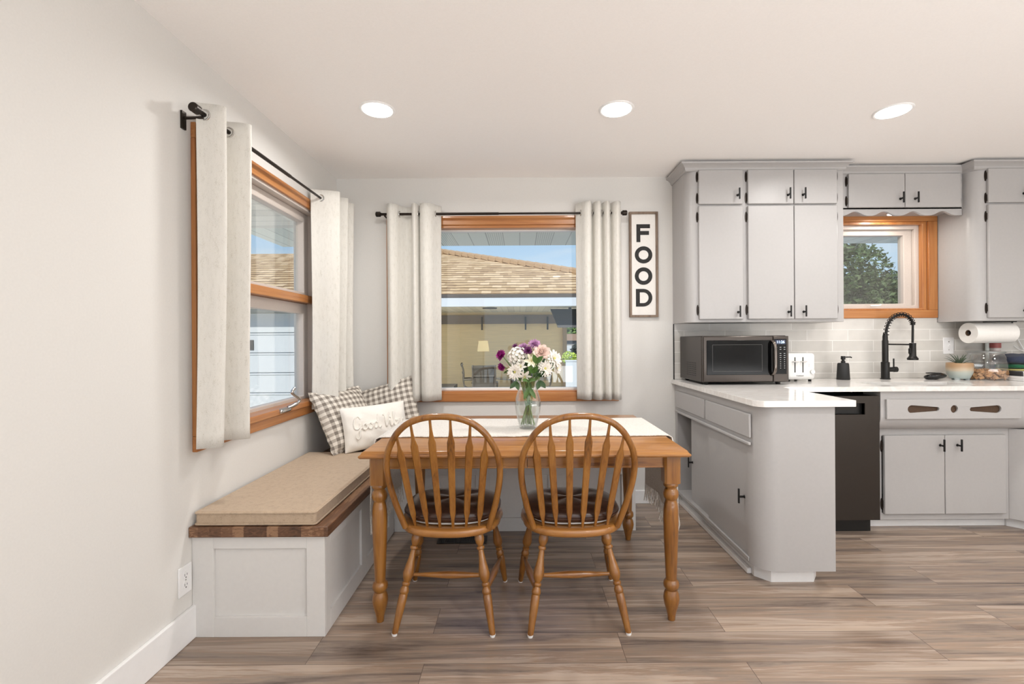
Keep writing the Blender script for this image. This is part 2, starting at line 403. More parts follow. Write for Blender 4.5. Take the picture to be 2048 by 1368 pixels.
# ---------------------------------------------------------------- windows
def casing(parent, plane, o0, o1, i0, i1, z0, z1, iz0, iz1, depth, side):
    """four flat wooden boards around an opening. plane: room-side wall coordinate; side 'B' back wall, 'L' left wall"""
    def bx(u0, u1, a, b, d=depth, mat=None, nm='casing', off=0):
        if side == 'B': return B(u0, u1, plane-d-off, plane-off, a, b).build(nm, mat, parent, bevel=.003)
        return B(plane+off, plane+d+off, u0, u1, a, b).build(nm, mat, parent, bevel=.003)
    mh = CASX if side == 'B' else CASY
    bx(o0, o1, iz1, z1, mat=mh); bx(o0, o1, z0, iz0, mat=mh)
    bx(o0, i0, iz0, iz1, mat=CASZ); bx(i1, o1, iz0, iz1, mat=CASZ)
# back picture window
w2 = thing('window_2', ((BW[0]+BW[1])/2, YB, BW[2]), None, None); struct(w2)
casing(w2, YB, -.99, .735, -.925, .665, .768, 2.152, .835, 2.085, .02, 'B')
x0, x1, z0, z1 = BW
m = frame(x0-.002, x1+.002, z0-.002, z1+.002, .02, .02, .014, .022, YB-.004, YB+.06, 'Y')
m.build('inner_stop', CASX, w2, bevel=.002)
m = frame(x0, x1, z0, z1, .03, .03, .028, .03, YB+.0605, YB+.11, 'Y')
m.build('sash', VINYL, w2, bevel=.003)
B(x0+.02, x1-.02, YB+.083, YB+.087, z0+.02, z1-.02).build('pane', PANE, w2)
# sink window
w3 = thing('window_3', ((SW[0]+SW[1])/2, YB, SW[2]), None, None); struct(w3)
casing(w3, YB, 2.24, 3.113, 2.31, 3.045, 1.372, 2.155, 1.432, 2.092, .02, 'B')
x0, x1, z0, z1 = SW
frame(x0-.002, x1+.002, z0-.002, z1+.002, .03, .03, .012, .02, YB-.006, YB+.03, 'Y').build('inner_stop', CASZ, w3, bevel=.003)
frame(x0+.0, x1-.0, z0, z1, .055, .055, .035, .045, YB+.0305, YB+.0605, 'Y').build('frame', SASH, w3, bevel=.003)
frame(x0+.0, x1-.0, z0, z1, .11, .115, .05, .085, YB+.061, YB+.12, 'Y').build('sash', SASH, w3, bevel=.004)
B(x0+.06, x1-.11, YB+.09, YB+.094, z0+.05, z1-.08).build('pane', PANE, w3)
m = MB(); m.tube(spline([(2.62, YB-.005, z0+.03), (2.66, YB-.03, z0+.028), (2.68, YB-.03, z0+.036)]), .006).build('latch', VINYL, w3)
# left window: fixed light above, awning sash below
w1 = thing('window_1', (XL, (LW[0]+LW[1])/2, LW[2]), None, None); struct(w1)
y0, y1, z0, z1 = LW
casing(w1, XL, 1.932, 3.175, 2.0, 3.11, .765, 2.14, .83, 2.075, .02, 'L')
frame(y0, y1, z0-.03, z1, .02, .02, .01, .02, XL-.104, XL+.004, 'X').build('jamb', SASH, w1, bevel=.003)
B(XL-.06, XL+.035, y0-.03, y1+.03, z0-.015, z0+.02).build('sill', CASY, w1, bevel=.006)
B(XL-.09, XL-.005, y0, y1, 1.472, 1.522).build('meeting_rail', CASY, w1, bevel=.004)
a, b = y0+.0205, y1-.0205
frame(a, b, 1.5225, z1-.0205, .05, .06, .022, .055, XL-.10, XL-.045, 'X').build('sash', SASH, w1, bevel=.004)
B(XL-.085, XL-.081, a+.03, b-.04, 1.53, z1-.05).build('pane', PANE, w1)
frame(a, b, z0+.005, 1.4715, .05, .06, .035, .066, XL-.10, XL-.05, 'X').build('awning_sash', SASH, w1, bevel=.004)
B(XL-.085, XL-.081, a+.03, b-.04, z0+.02, 1.42).build('pane', PANE, w1)
m = MB()
m.box(XL+.02, XL+.05, 2.565, 2.675, z0-.005, z0+.02)
m.build('crank_base', CHROME, w1, bevel=.008)
m = MB(); m.tube(spline([(XL+.035, 2.66, z0+.015), (XL+.06, 2.70, z0+.03), (XL+.075, 2.72, z0+.055), (XL+.06, 2.66, z0+.10), (XL+.065, 2.68, z0+.125)]), [.011]*8+[.008]*10+[.009]*7, 10)
m.build('crank_handle', CHROME, w1)

# ---------------------------------------------------------------- curtain rods and curtains
def ring(c, axis, R, r, name, mat, parent):
    a, b = {'X': ((0, 1, 0), (0, 0, 1)), 'Y': ((1, 0, 0), (0, 0, 1))}[axis]
    a, b = Vector(a), Vector(b)
    return MB().tube([Vector(c)+a*R*math.cos(2*PI*i/20)+b*R*math.sin(2*PI*i/20) for i in range(20)], r, 8, closed=True, up={'X': (1, 0, 0), 'Y': (0, 1, 0)}[axis]).build(name, mat, parent)
RODZ = 2.148
def curtain_rod(axis, c, p0, p1, seam, label):
    t = thing('curtain_rod', (c, p0, RODZ) if axis == 'Y' else (p0, c, RODZ), label, 'curtain rod', 'dark curtain rods')
    def pt(u, d=0, z=RODZ): return (c+d, u, z) if axis == 'Y' else (u, c+d, z)
    MB().tube([pt(p0), pt(seam)], .0095, 14).build('rod', BRONZE, t)
    MB().tube([pt(seam-.01), pt(p1)], .0075, 14).build('inner_rod', BRONZE, t)
    for e, sgn in ((p0, -1), (p1, 1)):
        MB().tube([pt(e-.0*sgn), pt(e+.006*sgn), pt(e+.008*sgn), pt(e+.036*sgn), pt(e+.04*sgn)], [.012, .012, .019, .019, .015], 16).build('finial', BRONZE, t)
        q = e - .025*sgn
        wd = XL-c if axis == 'Y' else YB-c
        mm = MB()
        mm.tube([pt(q, 0, RODZ-.013), pt(q, wd*.6, RODZ-.015), pt(q, wd, RODZ-.015)], .006, 8)
        if axis == 'Y': mm.box(XL, XL+.008, q-.012, q+.012, RODZ-.06, RODZ+.012)
        else: mm.box(q-.012, q+.012, YB-.008, YB, RODZ-.06, RODZ+.012)
        mm.build('bracket', BRONZE, t)
    return t
curtain_rod('X', 3.39, -1.005, .745, -.15, 'dark bronze curtain rod across the window behind the flowers')
curtain_rod('Y', -1.28, 1.862, 3.40, 2.6, 'dark bronze curtain rod running along the left wall window')
def curtain(axis, c, plan, grom, z0, z1, label, flare=0.0, shift=0.0):
    """plan: (position along the rod, distance off the rod toward the room) knots"""
    P = spline([(u, d, 0) for u, d in plan], 7); n = len(P)
    base = (P[0].x, c, z1) if axis == 'X' else (c, P[0].x, z1)
    mid = sum(p.x for p in P)/n; rnd = random.Random(label)
    ph = [rnd.uniform(0, 6) for _ in range(4)]
    def fn(i, j):
        p = P[min(n-1, int(round(i*(n-1))))]; k = j
        u = mid+(p.x-mid)*(1+flare*k) + shift*k + .006*math.sin(p.x*25+ph[0])*k
        d = p.y*(1-.12*k) + .010*math.sin(3.1*k+ph[1]+p.x*9)*k
        z = z1+(z0-z1)*j
        return (u, c-d, z) if axis == 'X' else (c+d, u, z)
    o = MB().grid(fn, n, 26).build('curtain', CURT, None, smooth=180, solid=.003, fixn=False)
    tag(o, label, 'curtain', 'linen curtain panels')
    for u in grom: ring((u, c, RODZ) if axis == 'X' else (c, u, RODZ), axis, .021, .0035, 'grommet', CHROME, o)
    return o
curtain('X', 3.39, [(-.972, -.03), (-.955, .03), (-.925, .055), (-.89, .03), (-.865, -.02), (-.83, -.05), (-.79, -.03), (-.775, .03), (-.755, .055), (-.74, .03), (-.728, -.02), (-.715, .03), (-.68, .058), (-.64, .045), (-.605, .0), (-.575, -.035)],
        [-.872, -.735, -.608], .787, 2.213, 'left linen curtain panel of the window behind the table')
curtain('X', 3.39, [(.415, -.035), (.445, .0), (.475, .045), (.505, .055), (.522, .02), (.535, -.025), (.55, .03), (.575, .052), (.592, .02), (.605, -.02), (.62, .03), (.638, .05), (.655, .02), (.668, -.02), (.685, .03), (.71, .05), (.735, .02)],
        [.447, .53, .6, .66], .79, 2.222, 'right linen curtain panel of the window behind the table')
curtain('Y', -1.28, [(1.885, -.028), (1.894, .0), (1.905, .045), (1.928, .066), (1.955, .04), (1.98, .0), (2.0, -.035), (2.03, -.045), (2.05, -.01), (2.06, .04), (2.078, .078), (2.098, .07), (2.12, .02), (2.145, -.025), (2.17, -.03)],
        [1.894, 1.98, 2.052, 2.131], .79, 2.195, 'near linen curtain panel on the left wall beside bare wall')
curtain('Y', -1.28, [(2.975, -.055), (2.995, -.01), (3.01, .05), (3.035, .105), (3.06, .09), (3.085, .02), (3.11, -.03), (3.135, .0), (3.155, .07), (3.18, .11), (3.205, .06), (3.23, -.02), (3.26, .02), (3.285, .09), (3.31, .10), (3.335, .03), (3.36, -.02)],
        [2.998, 3.092, 3.135, 3.222], .79, 2.2, 'far linen curtain panel in the corner above the pillows')

# ---------------------------------------------------------------- recessed ceiling lights
def ceiling_light(x, y, label):
    t = thing('recessed_ceiling_light', (x, y, H), label, 'ceiling light', 'recessed ceiling lights')
    MB().lathe([(.077, H-.004), (.086, H-.007), (.091, H-.003), (.092, H+.004), (.077, H+.004)], 40, Matrix.Translation((x, y, 0))).build('trim_ring', TRIMW, t)
    MB().lathe([(.0765, H-.0062), (.0765, H-.0042)], 40, Matrix.Translation((x, y, 0))).build('diffuser', emit('lamp_diffuser', (255, 250, 240), 6), t)
    a_ = area('recessed_lamp', (x, y, H-.010), (0, 0, -1), .15, .15, RECESS, (1, .98, .955), 'DISK', math.radians(165))
    a_.parent = t; a_.location = (0, 0, -.010)
    return t
ceiling_light(-.742, 2.443, 'leftmost round recessed ceiling light above the bench')
ceiling_light(.516, 2.453, 'middle round recessed ceiling light above the table')
ceiling_light(2.006, 2.492, 'rightmost round recessed ceiling light above the kitchen aisle')
for i, (x, y) in enumerate([(1.1, .45), (2.6, .45), (3.6, 1.4), (.7, -1.7), (2.0, -1.8), (3.4, -1.8)]):
    a_ = area('recessed_lamp', (x, y, H-.010), (0, 0, -1), .15, .15, RECESS, (1, .98, .955), 'DISK', math.radians(165))

# ================================================================ KITCHEN
def loft(m, rings):
    n = len(rings[0]); vs = [p for r in rings for p in r]; fs = []
    for j in range(len(rings)-1):
        for i in range(n):
            k = (i+1) % n; fs.append((j*n+i, j*n+k, (j+1)*n+k, (j+1)*n+i))
    fs.append(tuple(range(n))[::-1]); fs.append(tuple((len(rings)-1)*n+i for i in range(n)))
    return m.add(vs, fs)
def handle(parent, x, y, z, side='F'):
    """dark T-bar pull: upright bar on a short stem; side F faces -Y, L faces -X"""
    m = MB()
    if side == 'F':
        m.box(x-.0045, x+.0045, y-.034, y-.026, z-.038, z+.038); m.tube([(x, y, z-.004), (x, y-.028, z-.004)], .006, 10); m.tube([(x, y, z-.004), (x, y-.003, z-.004)], .009, 12)
    else:
        m.box(y-.034, y-.026, x-.0045, x+.0045, z-.038, z+.038); m.tube([(y, x, z-.004), (y-.028, x, z-.004)], .006, 10); m.tube([(y, x, z-.004), (y-.003, x, z-.004)], .009, 12)
    return m.build('handle', BLACK, parent, bevel=.002)
def hinge(parent, x, y, z, sgn):
    lens = [(x+.008*math.cos(a)*.9, z+.036*math.sin(a)) for a in [2*PI*i/16 for i in range(16)]]
    m = MB().prism(lens, y-.004, y, 'Y'); m.tube([(x+.006*sgn, y-.004, z-.022), (x+.006*sgn, y-.004, z+.022)], .0045, 8)
    return m.build('hinge', BRONZE, parent)
def door(parent, x0, x1, z0, z1, yf, yb, hx, hz, hinge_x, hinge_z, sgn, name='door'):
    d = B(x0, x1, yf, yb, z0, z1).build(name, CAB, parent, bevel=.004)
    if hx is not None: handle(d, hx, yf, hz)
    for hz_ in hinge_z: hinge(d, hinge_x, yb, hz_, sgn)
    return d
YD, YC = 3.165, 3.184      # door fronts and face frame of the wall cabinets
UPZ = (2.143, 2.376); LOZ = (1.358, 2.131)

# wall cabinet beside the sign
t = thing('wall_cabinet', (1.68, YB, 1.338), 'tall light grey wall cabinet with six doors above the microwave', 'cabinet')
bx0, bx1, zb = 1.145, 2.219, 1.338
poly = [(bx0, YB)] + arc(bx0+.07, YC+.07, .07, 180, 270, 8) + [(bx1, YC), (bx1, YB)]
MB().prism(poly, zb, 2.39).build('body', CAB, t, bevel=.002)
def crown(m, x0, x1, yf, left=True, right=True):
    rings = []
    for o, z in [(.004, 2.372), (.012, 2.380), (.014, 2.392), (.030, 2.408), (.044, 2.414), (.046, 2.424)]:
        rings.append([(x0-(o if left else 0), YB, z), (x0-(o if left else 0), yf-o, z), (x1+(o if right else 0), yf-o, z), (x1+(o if right else 0), YB, z)])
    return loft(m, rings)
crown(MB(), bx0, bx1, YC, True, True).build('crown_moulding', CAB, t, smooth=30)
for (x0, x1, hx, hg, sg) in [(1.223, 1.524, 1.487, 1.217, 1), (1.558, 1.869, 1.83, 1.552, 1), (1.874, 2.167, 1.932, 2.172, -1)]:
    door(t, x0, x1, *UPZ, YD, YC, hx, 2.206, hg, (2.333, 2.188), sg)
    door(t, x0, x1, *LOZ, YD, YC, hx, 1.41, hg, (2.058, 1.422), sg)
MB().box(bx0, bx0+.006, YB-.012, YB, .926, 1.338).build('edge_strip', BLACK, t)

# short cabinet over the sink window
t = thing('wall_cabinet', (2.67, YB, 2.087), 'short light grey two-door cabinet with scalloped valance above the sink window', 'cabinet')
YM = 3.27
B(2.22, 3.116, YM, YB, 2.13, 2.39).build('body', CAB, t)
m = MB(); rings = []
for o, z in [(.004, 2.372), (.012, 2.380), (.014, 2.392), (.030, 2.408), (.040, 2.414), (.042, 2.424)]:
    rings.append([(2.268, YB, z), (2.268, YM-o, z), (3.115, YM-o, z), (3.115, YB, z)])
loft(m, rings).build('crown_moulding', CAB, t, smooth=30)
for (x0, x1, hx, hg, sg) in [(2.305, 2.697, 2.664, 2.298, 1), (2.701, 3.092, 2.767, 3.099, -1)]:
    door(t, x0, x1, 2.138, 2.374, YM-.02, YM, hx, 2.2, hg, (2.325, 2.187), sg)
scal = [(2.222, 2.14), (3.112, 2.14), (3.112, 2.085)]
for i in range(61):
    u = i/60; x = 3.08-u*(3.08-2.26)
    k = .5-.5*math.cos(u*4*2*PI)
    scal.append((x, 2.085+.030*(k**1.5)))
scal.append((2.222, 2.085))
MB().prism(scal, YM, YM+.018, 'Y').build('valance', CAB, t)

# tall wall cabinet at the right edge
t = thing('wall_cabinet', (3.5, YB, 1.338), 'light grey wall cabinet at the right edge above the paper towels', 'cabinet')
bx0, bx1 = 3.117, 4.1
poly = [(bx0, YB)] + arc(bx0+.07, YC+.07, .07, 180, 270, 8) + [(bx1, YC), (bx1, YB)]
MB().prism(poly, zb, 2.39).build('body', CAB, t, bevel=.002)
crown(MB(), bx0, bx1, YC, True, False).build('crown_moulding', CAB, t, smooth=30)
door(t, 3.197, 3.475, *UPZ, YD, YC, 3.434, 2.206, 3.191, (2.33, 2.178), 1)
door(t, 3.197, 3.475, *LOZ, YD, YC, 3.434, 1.41, 3.191, (2.052, 1.424), 1)
door(t, 3.48, 3.76, *UPZ, YD, YC, 3.52, 2.206, 3.766, (2.33, 2.178), -1)
door(t, 3.48, 3.76, *LOZ, YD, YC, 3.52, 1.41, 3.766, (2.052, 1.424), -1)

# small light over the sink
t = thing('puck_light', (2.68, 3.335, 2.13), 'small bright puck light under the cabinet over the sink window', 'light')
MB().lathe([(.036, 2.112), (.038, 2.114), (.038, 2.13)], 24, Matrix.Translation((2.68, 3.335, 0))).build('housing', TRIMW, t)
MB().lathe([(.032, 2.1095), (.032, 2.112)], 24, Matrix.Translation((2.68, 3.335, 0))).build('lens', emit('puck_lens', (255, 246, 232), 9), t)
a_ = area('puck_lamp', (2.68, 3.335, 2.106), (0, 0, -1), .06, .06, PUCK, (1, .93, .85), 'DISK'); a_.parent = t; a_.location = (0, 0, -.0235)

# tiled backsplash
m = MB().box(1.152, 2.24, YB-.009, YB-.001, .926, 1.3375).box(2.24, 3.113, YB-.009, YB-.001, .926, 1.371).box(3.113, 4.1, YB-.009, YB-.001, .926, 1.3375)
tag(m.build('backsplash', tile_mat(), None, smooth=0), 'greige glossy subway tile backsplash behind the kitchen counter', 'backsplash')
t = thing('light_switch', (3.16, YB-.008, 1.16), 'white toggle switch plate on the tiles left of the paper towels', 'switch')
p0, p1 = at(1886, 708, YB-.01), at(1907, 675, YB-.01)
B(p0.x, p1.x, YB-.014, YB-.008, p0.z, p1.z).build('cover_plate', TRIMW, t, bevel=.003)
xc, zc = (p0.x+p1.x)/2, (p0.z+p1.z)/2
MB().box(xc-.006, xc+.006, YB-.016, YB-.013, zc-.013, zc+.013).box(xc-.004, xc+.004, YB-.026, YB-.014, zc+.001, zc+.009).build('toggle', TRIMW, t, bevel=.001)
for dz in (-.03, .03):
    MB().tube([(xc, YB-.013, zc+dz), (xc, YB-.0155, zc+dz)], .004, 10).build('screw', CHROME, t)

# worktop and sink
rc = [(2.27, 2.955), (2.90, 2.955), (2.90, 3.16), (2.27, 3.16)]
outer = [(1.13, YB)] + arc(1.185, 2.28, .055, 180, 270, 8) + [(1.605, 2.225), (1.612, 2.232), (1.612, 2.851), (4.2, 2.851), (4.2, YB)]
o = plate(outer, [rc], .895, .925).build('countertop', QUARTZ, None, smooth=30, bevel=.003)
tag(o, 'white L-shaped quartz countertop with a rounded corner carrying the microwave', 'countertop')
t = thing('kitchen_sink', (2.585, 3.06, .72), 'black undermount sink sunk in the white counter below the faucet', 'sink')
m = MB(); a, b, c, d = 2.262, 2.908, 2.947, 3.168
m.box(a, b, c, d, .70, .715).box(a, a+.012, c, d, .715, .894).box(b-.012, b, c, d, .715, .894).box(a, b, c, c+.012, .715, .894).box(a, b, d-.012, d, .715, .894)
m.build('basin', flat('black_sink', (18, 18, 18), .35), t)
MB().lathe([(.035, .7155), (.04, .718), (.012, .7165)], 20, Matrix.Translation((2.58, 3.06, 0))).build('drain', CHROME, t)

# peninsula base cabinet
t = thing('base_cabinet', (1.35, 2.9, 0), 'light grey peninsula base cabinet with a rounded corner facing the table', 'cabinet')
m = MB()
m.prism(arc(1.258, 2.37, .10, 180, 270, 10) + [(1.535, 2.27), (1.535, 2.38), (1.158, 2.38)], .085, .894)
m.box(1.158, 1.535, 2.38, YB, .70, .894).box(1.158, 1.535, 2.38, YB, .085, .112).box(1.50, 1.535, 2.38, YB, .112, .70).box(1.158, 1.50, 3.43, YB, .112, .70).box(1.205, 1.50, 2.38, 2.40, .112, .70)
m.build('body', CAB, t, smooth=30)
MB().prism([(1.2, YB), (1.2, 2.40), (1.255, 2.338), (1.47, 2.338), (1.52, 2.40), (1.52, YB)], 0, .0849).build('toe_kick', CABTOE, t)
MB().box(1.175, 1.20, 2.42, YB, .0, .03).build('toe_moulding', CABTOE, t, bevel=.006)
for (a, b) in ((2.905, 3.44), (2.335, 2.885)):
    B(1.146, 1.158, a, b, .726, .846).build('drawer', CAB, t, bevel=.003)
B(1.142, 1.158, 2.335, 3.44, .688, .704).build('rail', CAB, t, bevel=.004)
B(1.152, 1.158, 2.36, 3.44, .095, .116).build('track', CAB, t, bevel=.002)
d = B(1.166, 1.180, 2.365, 2.89, .112, .70).build('sliding_door', CAB, t, bevel=.002); handle(d, 2.425, 1.166, .405, 'L')
d = B(1.184, 1.198, 2.80, 3.225, .112, .70).build('sliding_door', CAB, t, bevel=.002); handle(d, 3.2, 1.184, .38, 'L')

# dishwasher
t = thing('dishwasher', (1.92, 2.87, 0), 'dark stainless dishwasher built in under the counter', 'dishwasher')
DW = flat('black_stainless', (62, 57, 53), .34, .75, var=.03, nscale=40, scale=(1, 1, 18))
hole = [(1.70, .752), (2.128, .752), (2.128, .822), (1.70, .822)]
plate([(1.628, .100), (2.218, .100), (2.218, .866), (1.628, .866)], [hole], 2.872, 2.90, 'Y').build('door', DW, t, smooth=0)
B(1.69, 2.14, 2.925, 2.935, .742, .83).build('handle_pocket', flat('pocket_black', (26, 24, 23), .3), t)
m = MB().box(1.70, 2.128, 2.874, 2.93, .746, .752).box(2.128, 2.134, 2.88, 2.93, .746, .826).box(1.70, 2.128, 2.878, 2.93, .822, .828); m.build('pocket_trim', CHROME, t)
B(1.63, 2.216, 2.902, 3.40, .10, .862).build('tub', BLACK, t)
B(1.63, 2.216, 2.95, 3.0, .0, .098).build('kick_plate', BLACK, t)

# sink base cabinet
t = thing('base_cabinet', (2.67, 2.96, 0), 'light grey sink base cabinet with two doors and cutout vent panel', 'cabinet')
ap = [(YB-.02, .894), (2.875, .894), (2.875, .735)] + arc(2.965, .735, .09, 180, 270, 8) + [(2.99, .645), (2.99, .60), (YB-.02, .60)]
m = MB(); m.v = []; 
n = len(ap)
side = [(2.875, .894), (2.875, .735)] + [(2.965+.09*math.cos(math.radians(q)), .735+.09*math.sin(math.radians(q))) for q in range(180, 271, 10)] + [(3.02, .645), (3.02, .894)]
m.prism(side, 2.226, 3.40, 'X')
m.build('apron', CAB, t, smooth=30)
m = MB().box(2.226, 2.30, 2.965, 3.0, .066, .645).box(3.08, 3.11, 2.965, 3.0, .066, .645).box(2.30, 3.08, 2.965, 3.0, .60, .645).box(2.30, 3.08, 2.965, 3.0, .066, .11).box(2.226, 2.244, 3.0, YB-.02, .066, .66).box(3.09, 3.108, 3.0, YB-.02, .066, .66)
m.box(2.226, 3.108, 3.0, YB-.02, .05, .066)
m.build('body', CAB, t, smooth=0)
for (x0, x1, hx, hg, sg) in [(2.305, 2.686, 2.657, 2.298, 1), (2.690, 3.076, 2.766, 3.083, -1)]:
    door(t, x0, x1, .106, .606, 2.945, 2.965, hx, .547, hg, (.535, .168), sg)
B(2.20, 3.15, 3.03, 3.05, 0, .066).build('toe_kick', CABTOE, t)
def rot_tear(cx, cz, L, r0, r1):
    """rounded wedge: radius r0 at the left end, r1 at the right"""
    return [(cx-L/2+r0*math.cos(a), cz+r0*math.sin(a)) for a in [PI/2+PI*i/10 for i in range(11)]] + [(cx+L/2+r1*math.cos(a), cz+r1*math.sin(a)) for a in [-PI/2+PI*i/10 for i in range(11)]]
def pz(zx, zy, Y=2.862): return at(1640+zx*.24848, 740+zy*.24848, Y)
A, Bm, C = pz(840, 315), pz(1080, 315), pz(1324, 316)
holes = [rot_tear(A.x, A.z, .158, .024, .012), [(Bm.x+.022*math.cos(2*PI*i/20), Bm.z+.024*math.sin(2*PI*i/20)) for i in range(20)], rot_tear(C.x, C.z, .158, .012, .024)]
f_ = plate([(2.255, .724), (3.082, .724), (3.082, .845), (2.255, .845)], holes, 2.860, 2.8735, 'Y').build('vent_panel', CAB, t, smooth=20, bevel=.0015)
m = MB()
for h in holes:
    xs = [q[0] for q in h]; zs = [q[1] for q in h]
    m.box(min(xs)-.004, max(xs)+.004, 2.8737, 2.8745, min(zs)-.004, max(zs)+.004)
m.build('vent_screen', flat('brown_screen', (74, 52, 34), .7, var=.3, nscale=400), f_)

# angled corner base cabinet at the right edge
t = thing('base_cabinet', (3.5, 3.0, 0), 'light grey base cabinet with an angled side at the right edge', 'cabinet')
MB().prism([(3.112, 2.965), (3.22, 2.857), (3.9, 2.857), (3.9, YB-.02), (3.112, YB-.02)], .066, .644).build('body', CAB, t, smooth=0, bevel=.004)
MB().prism([(3.152, 3.02), (3.27, 2.90), (3.85, 2.90), (3.85, 3.3), (3.152, 3.3)], 0, .0655).build('toe_kick', CABTOE, t)

# ---------------------------------------------------------------- things on the counter
CT = .925
MW = flat('dark_stainless', (74, 68, 64), .3, .8, var=.03, nscale=30, scale=(1, 1, 12))
t = thing('microwave', (1.466, 3.245, CT), 'dark stainless countertop microwave in the corner beside the toaster', 'microwave')
x0, x1, yf, yb, z0, z1 = 1.188, 1.743, 3.045, 3.455, .940, 1.245
B(x0, x1, yf, yb, z0, z1).build('case', MW, t, bevel=.006)
m = MB()
for r in range(7):
    for c in range(6):
        m.box(x0-.0012, x0+.001, yf+.10+c*.030, yf+.118+c*.030, z0+.035+r*.014, z0+.041+r*.014)
m.build('vent_holes', BLACK, t)
dw = .455
dd = B(x0, x0+dw, yf-.028, yf, z0+.004, z1-.004).build('door', MW, t, bevel=.006)
GLB = flat('black_glass', (8, 8, 9), .1, spec=.18)
B(x0+.022, x0+dw-.004, yf-.031, yf-.027, z0+.05, z1-.030).build('glass_panel', GLB, dd, bevel=.004)
m = MB(); xa, xb, za, zc_ = x0+.06, x0+dw-.075, z0+.075, z1-.06
for (a, b, c, d) in ((xa, xb, zc_, zc_+.0015), (xa, xb, za-.0015, za), (xa-.0015, xa, za, zc_), (xb, xb+.0015, za, zc_)): m.box(a, b, yf-.0316, yf-.0308, c, d)
m.build('window_outline', flat('grey_line', (84, 82, 80), .4), dd)
m = MB().tube(spline([(x0+dw-.012, yf-.028, z1-.035), (x0+dw-.008, yf-.062, z1-.06), (x0+dw-.006, yf-.066, (z0+z1)/2), (x0+dw-.008, yf-.062, z0+.075), (x0+dw-.012, yf-.028, z0+.05)], 6), .011, 12, flat=(1.0, .8), up=(1, 0, 0))
m.build('door_handle', CHROME if False else flat('brushed_bronze', (120, 112, 106), .22, 1), dd)
cp = B(x0+dw+.001, x1, yf-.028, yf, z0+.004, z1-.004).build('control_panel', MW, t, bevel=.004)
B(x0+dw+.004, x1-.014, yf-.031, yf-.027, z0+.055, z1-.022).build('keypad', GLB, cp, bevel=.003)
xk = (x0+dw+.004+x1-.014)/2
B(xk-.034, xk+.034, yf-.0316, yf-.0308, z1-.058, z1-.028).build('display', flat('display_blue', (16, 22, 52), .2), cp)
moved(text_mb('11:26', .024), Matrix.Translation((xk, yf-.0318, z1-.043)) @ FACE).build('clock_digits', emit('digit_glow', (190, 220, 255), 2.4), cp, smooth=0)
m = MB(); 
for r in range(11):
    for c in range(3):
        if r in (2,): continue
        wk = .006 if r > 5 else .010
        m.box(xk-.026+c*.026-wk/2, xk-.026+c*.026+wk/2, yf-.0316, yf-.0309, z1-.078-r*.0135, z1-.0755-r*.0135)
m.build('key_labels', flat('key_print', (205, 205, 205), .5), cp)
for (x, y) in ((x0+.04, yf+.03), (x1-.04, yf+.03), (x0+.04, yb-.04), (x1-.04, yb-.04)):
    MB().lathe([(.014, CT), (.016, CT+.016)], 12, Matrix.Translation((x, y, 0))).build('foot', BLACK, t)

t = thing('toaster', (1.94, 3.31, CT), 'white toaster with two levers right of the microwave', 'toaster')
a, b, c, d, z0, z1 = 1.845, 2.045, 3.215, 3.44, CT+.014, CT+.198
B(a, b, c, d, z0, z1).build('body', flat('toaster_white', (226, 226, 224), .25), t, bevel=.022, seg=4)
m = MB()
for x in (1.90, 1.955): m.box(x-.0035, x+.0035, c-.0008, c+.002, z0+.05, z1-.028)
m.build('lever_slots', BLACK, t)
for x in (1.90, 1.955): m = B(x-.02, x+.02, c-.018, c-.001, z1-.062, z1-.056).build('lever', CHROME, t, bevel=.002)
MB().tube([(2.018, c, z0+.055), (2.018, c-.012, z0+.055)], .014, 18).build('dial', CHROME, t)
for k in range(4): MB().tube([(2.0, c, z1-.045-k*.014), (2.0, c-.004, z1-.045-k*.014)], .005, 10).build('button', TRIMW, t)
moved(text_mb('Cuisinart', .014), Matrix.Translation((1.935, c-.0008, z0+.028)) @ FACE).build('lettering', flat('grey_print', (120, 120, 120), .5), t, smooth=0)
for x in (a+.025, b-.025):
    for y in (c+.03, d-.03): MB().lathe([(.010, CT), (.010, z0+.003)], 10, Matrix.Translation((x, y, 0))).build('foot', BLACK, t)

p = at(1684.5, 756, 3.38)
t = thing('soap_dispenser', (p.x, 3.37, CT), 'matte black soap pump bottle left of the faucet', 'soap dispenser')
MB().lathe([(.040, CT), (.042, CT+.003), (.036, CT+.112), (.032, CT+.120), (.012, CT+.122)], 28, Matrix.Translation((p.x, 3.37, 0))).build('bottle', flat('matte_black', (30, 30, 30), .6), t)
MB().lathe([(.014, CT+.122), (.014, CT+.134), (.009, CT+.136), (.009, CT+.144), (.015, CT+.146), (.014, CT+.170)], 18, Matrix.Translation((p.x, 3.37, 0))).build('pump', BLACK, t)
MB().tube([(p.x, 3.37, CT+.162), (p.x+.05, 3.362, CT+.163), (p.x+.056, 3.362, CT+.158)], .0045, 8).build('nozzle', BLACK, t)

def fz(zx, zy, Y=3.38): return at(1660+zx*.18945, 610+zy*.18945, Y)
p = fz(584, 770)
BX = p.x
t = thing('kitchen_faucet', (BX, 3.38, CT), 'black spring-neck kitchen faucet with pull-down sprayer behind the sink', 'faucet')
T_ = Matrix.Translation((BX, 3.38, 0))
MB().lathe([(.031, CT), (.031, CT+.006), (.0265, CT+.009), (.0265, 1.048), (.0195, 1.052), (.0195, 1.205), (.0165, 1.21), (.0165, 1.235), (.0125, 1.255), (.0125, 1.26)], 24, T_).build('body', BLACK, t)
path = spline([fz(590, 330), fz(597, 260), fz(618, 195), fz(655, 140), fz(705, 110), fz(765, 100), fz(820, 118), fz(858, 160), fz(875, 200)], 10)
MB().tube(path, .0085, 10).build('hose', BLACK, t)
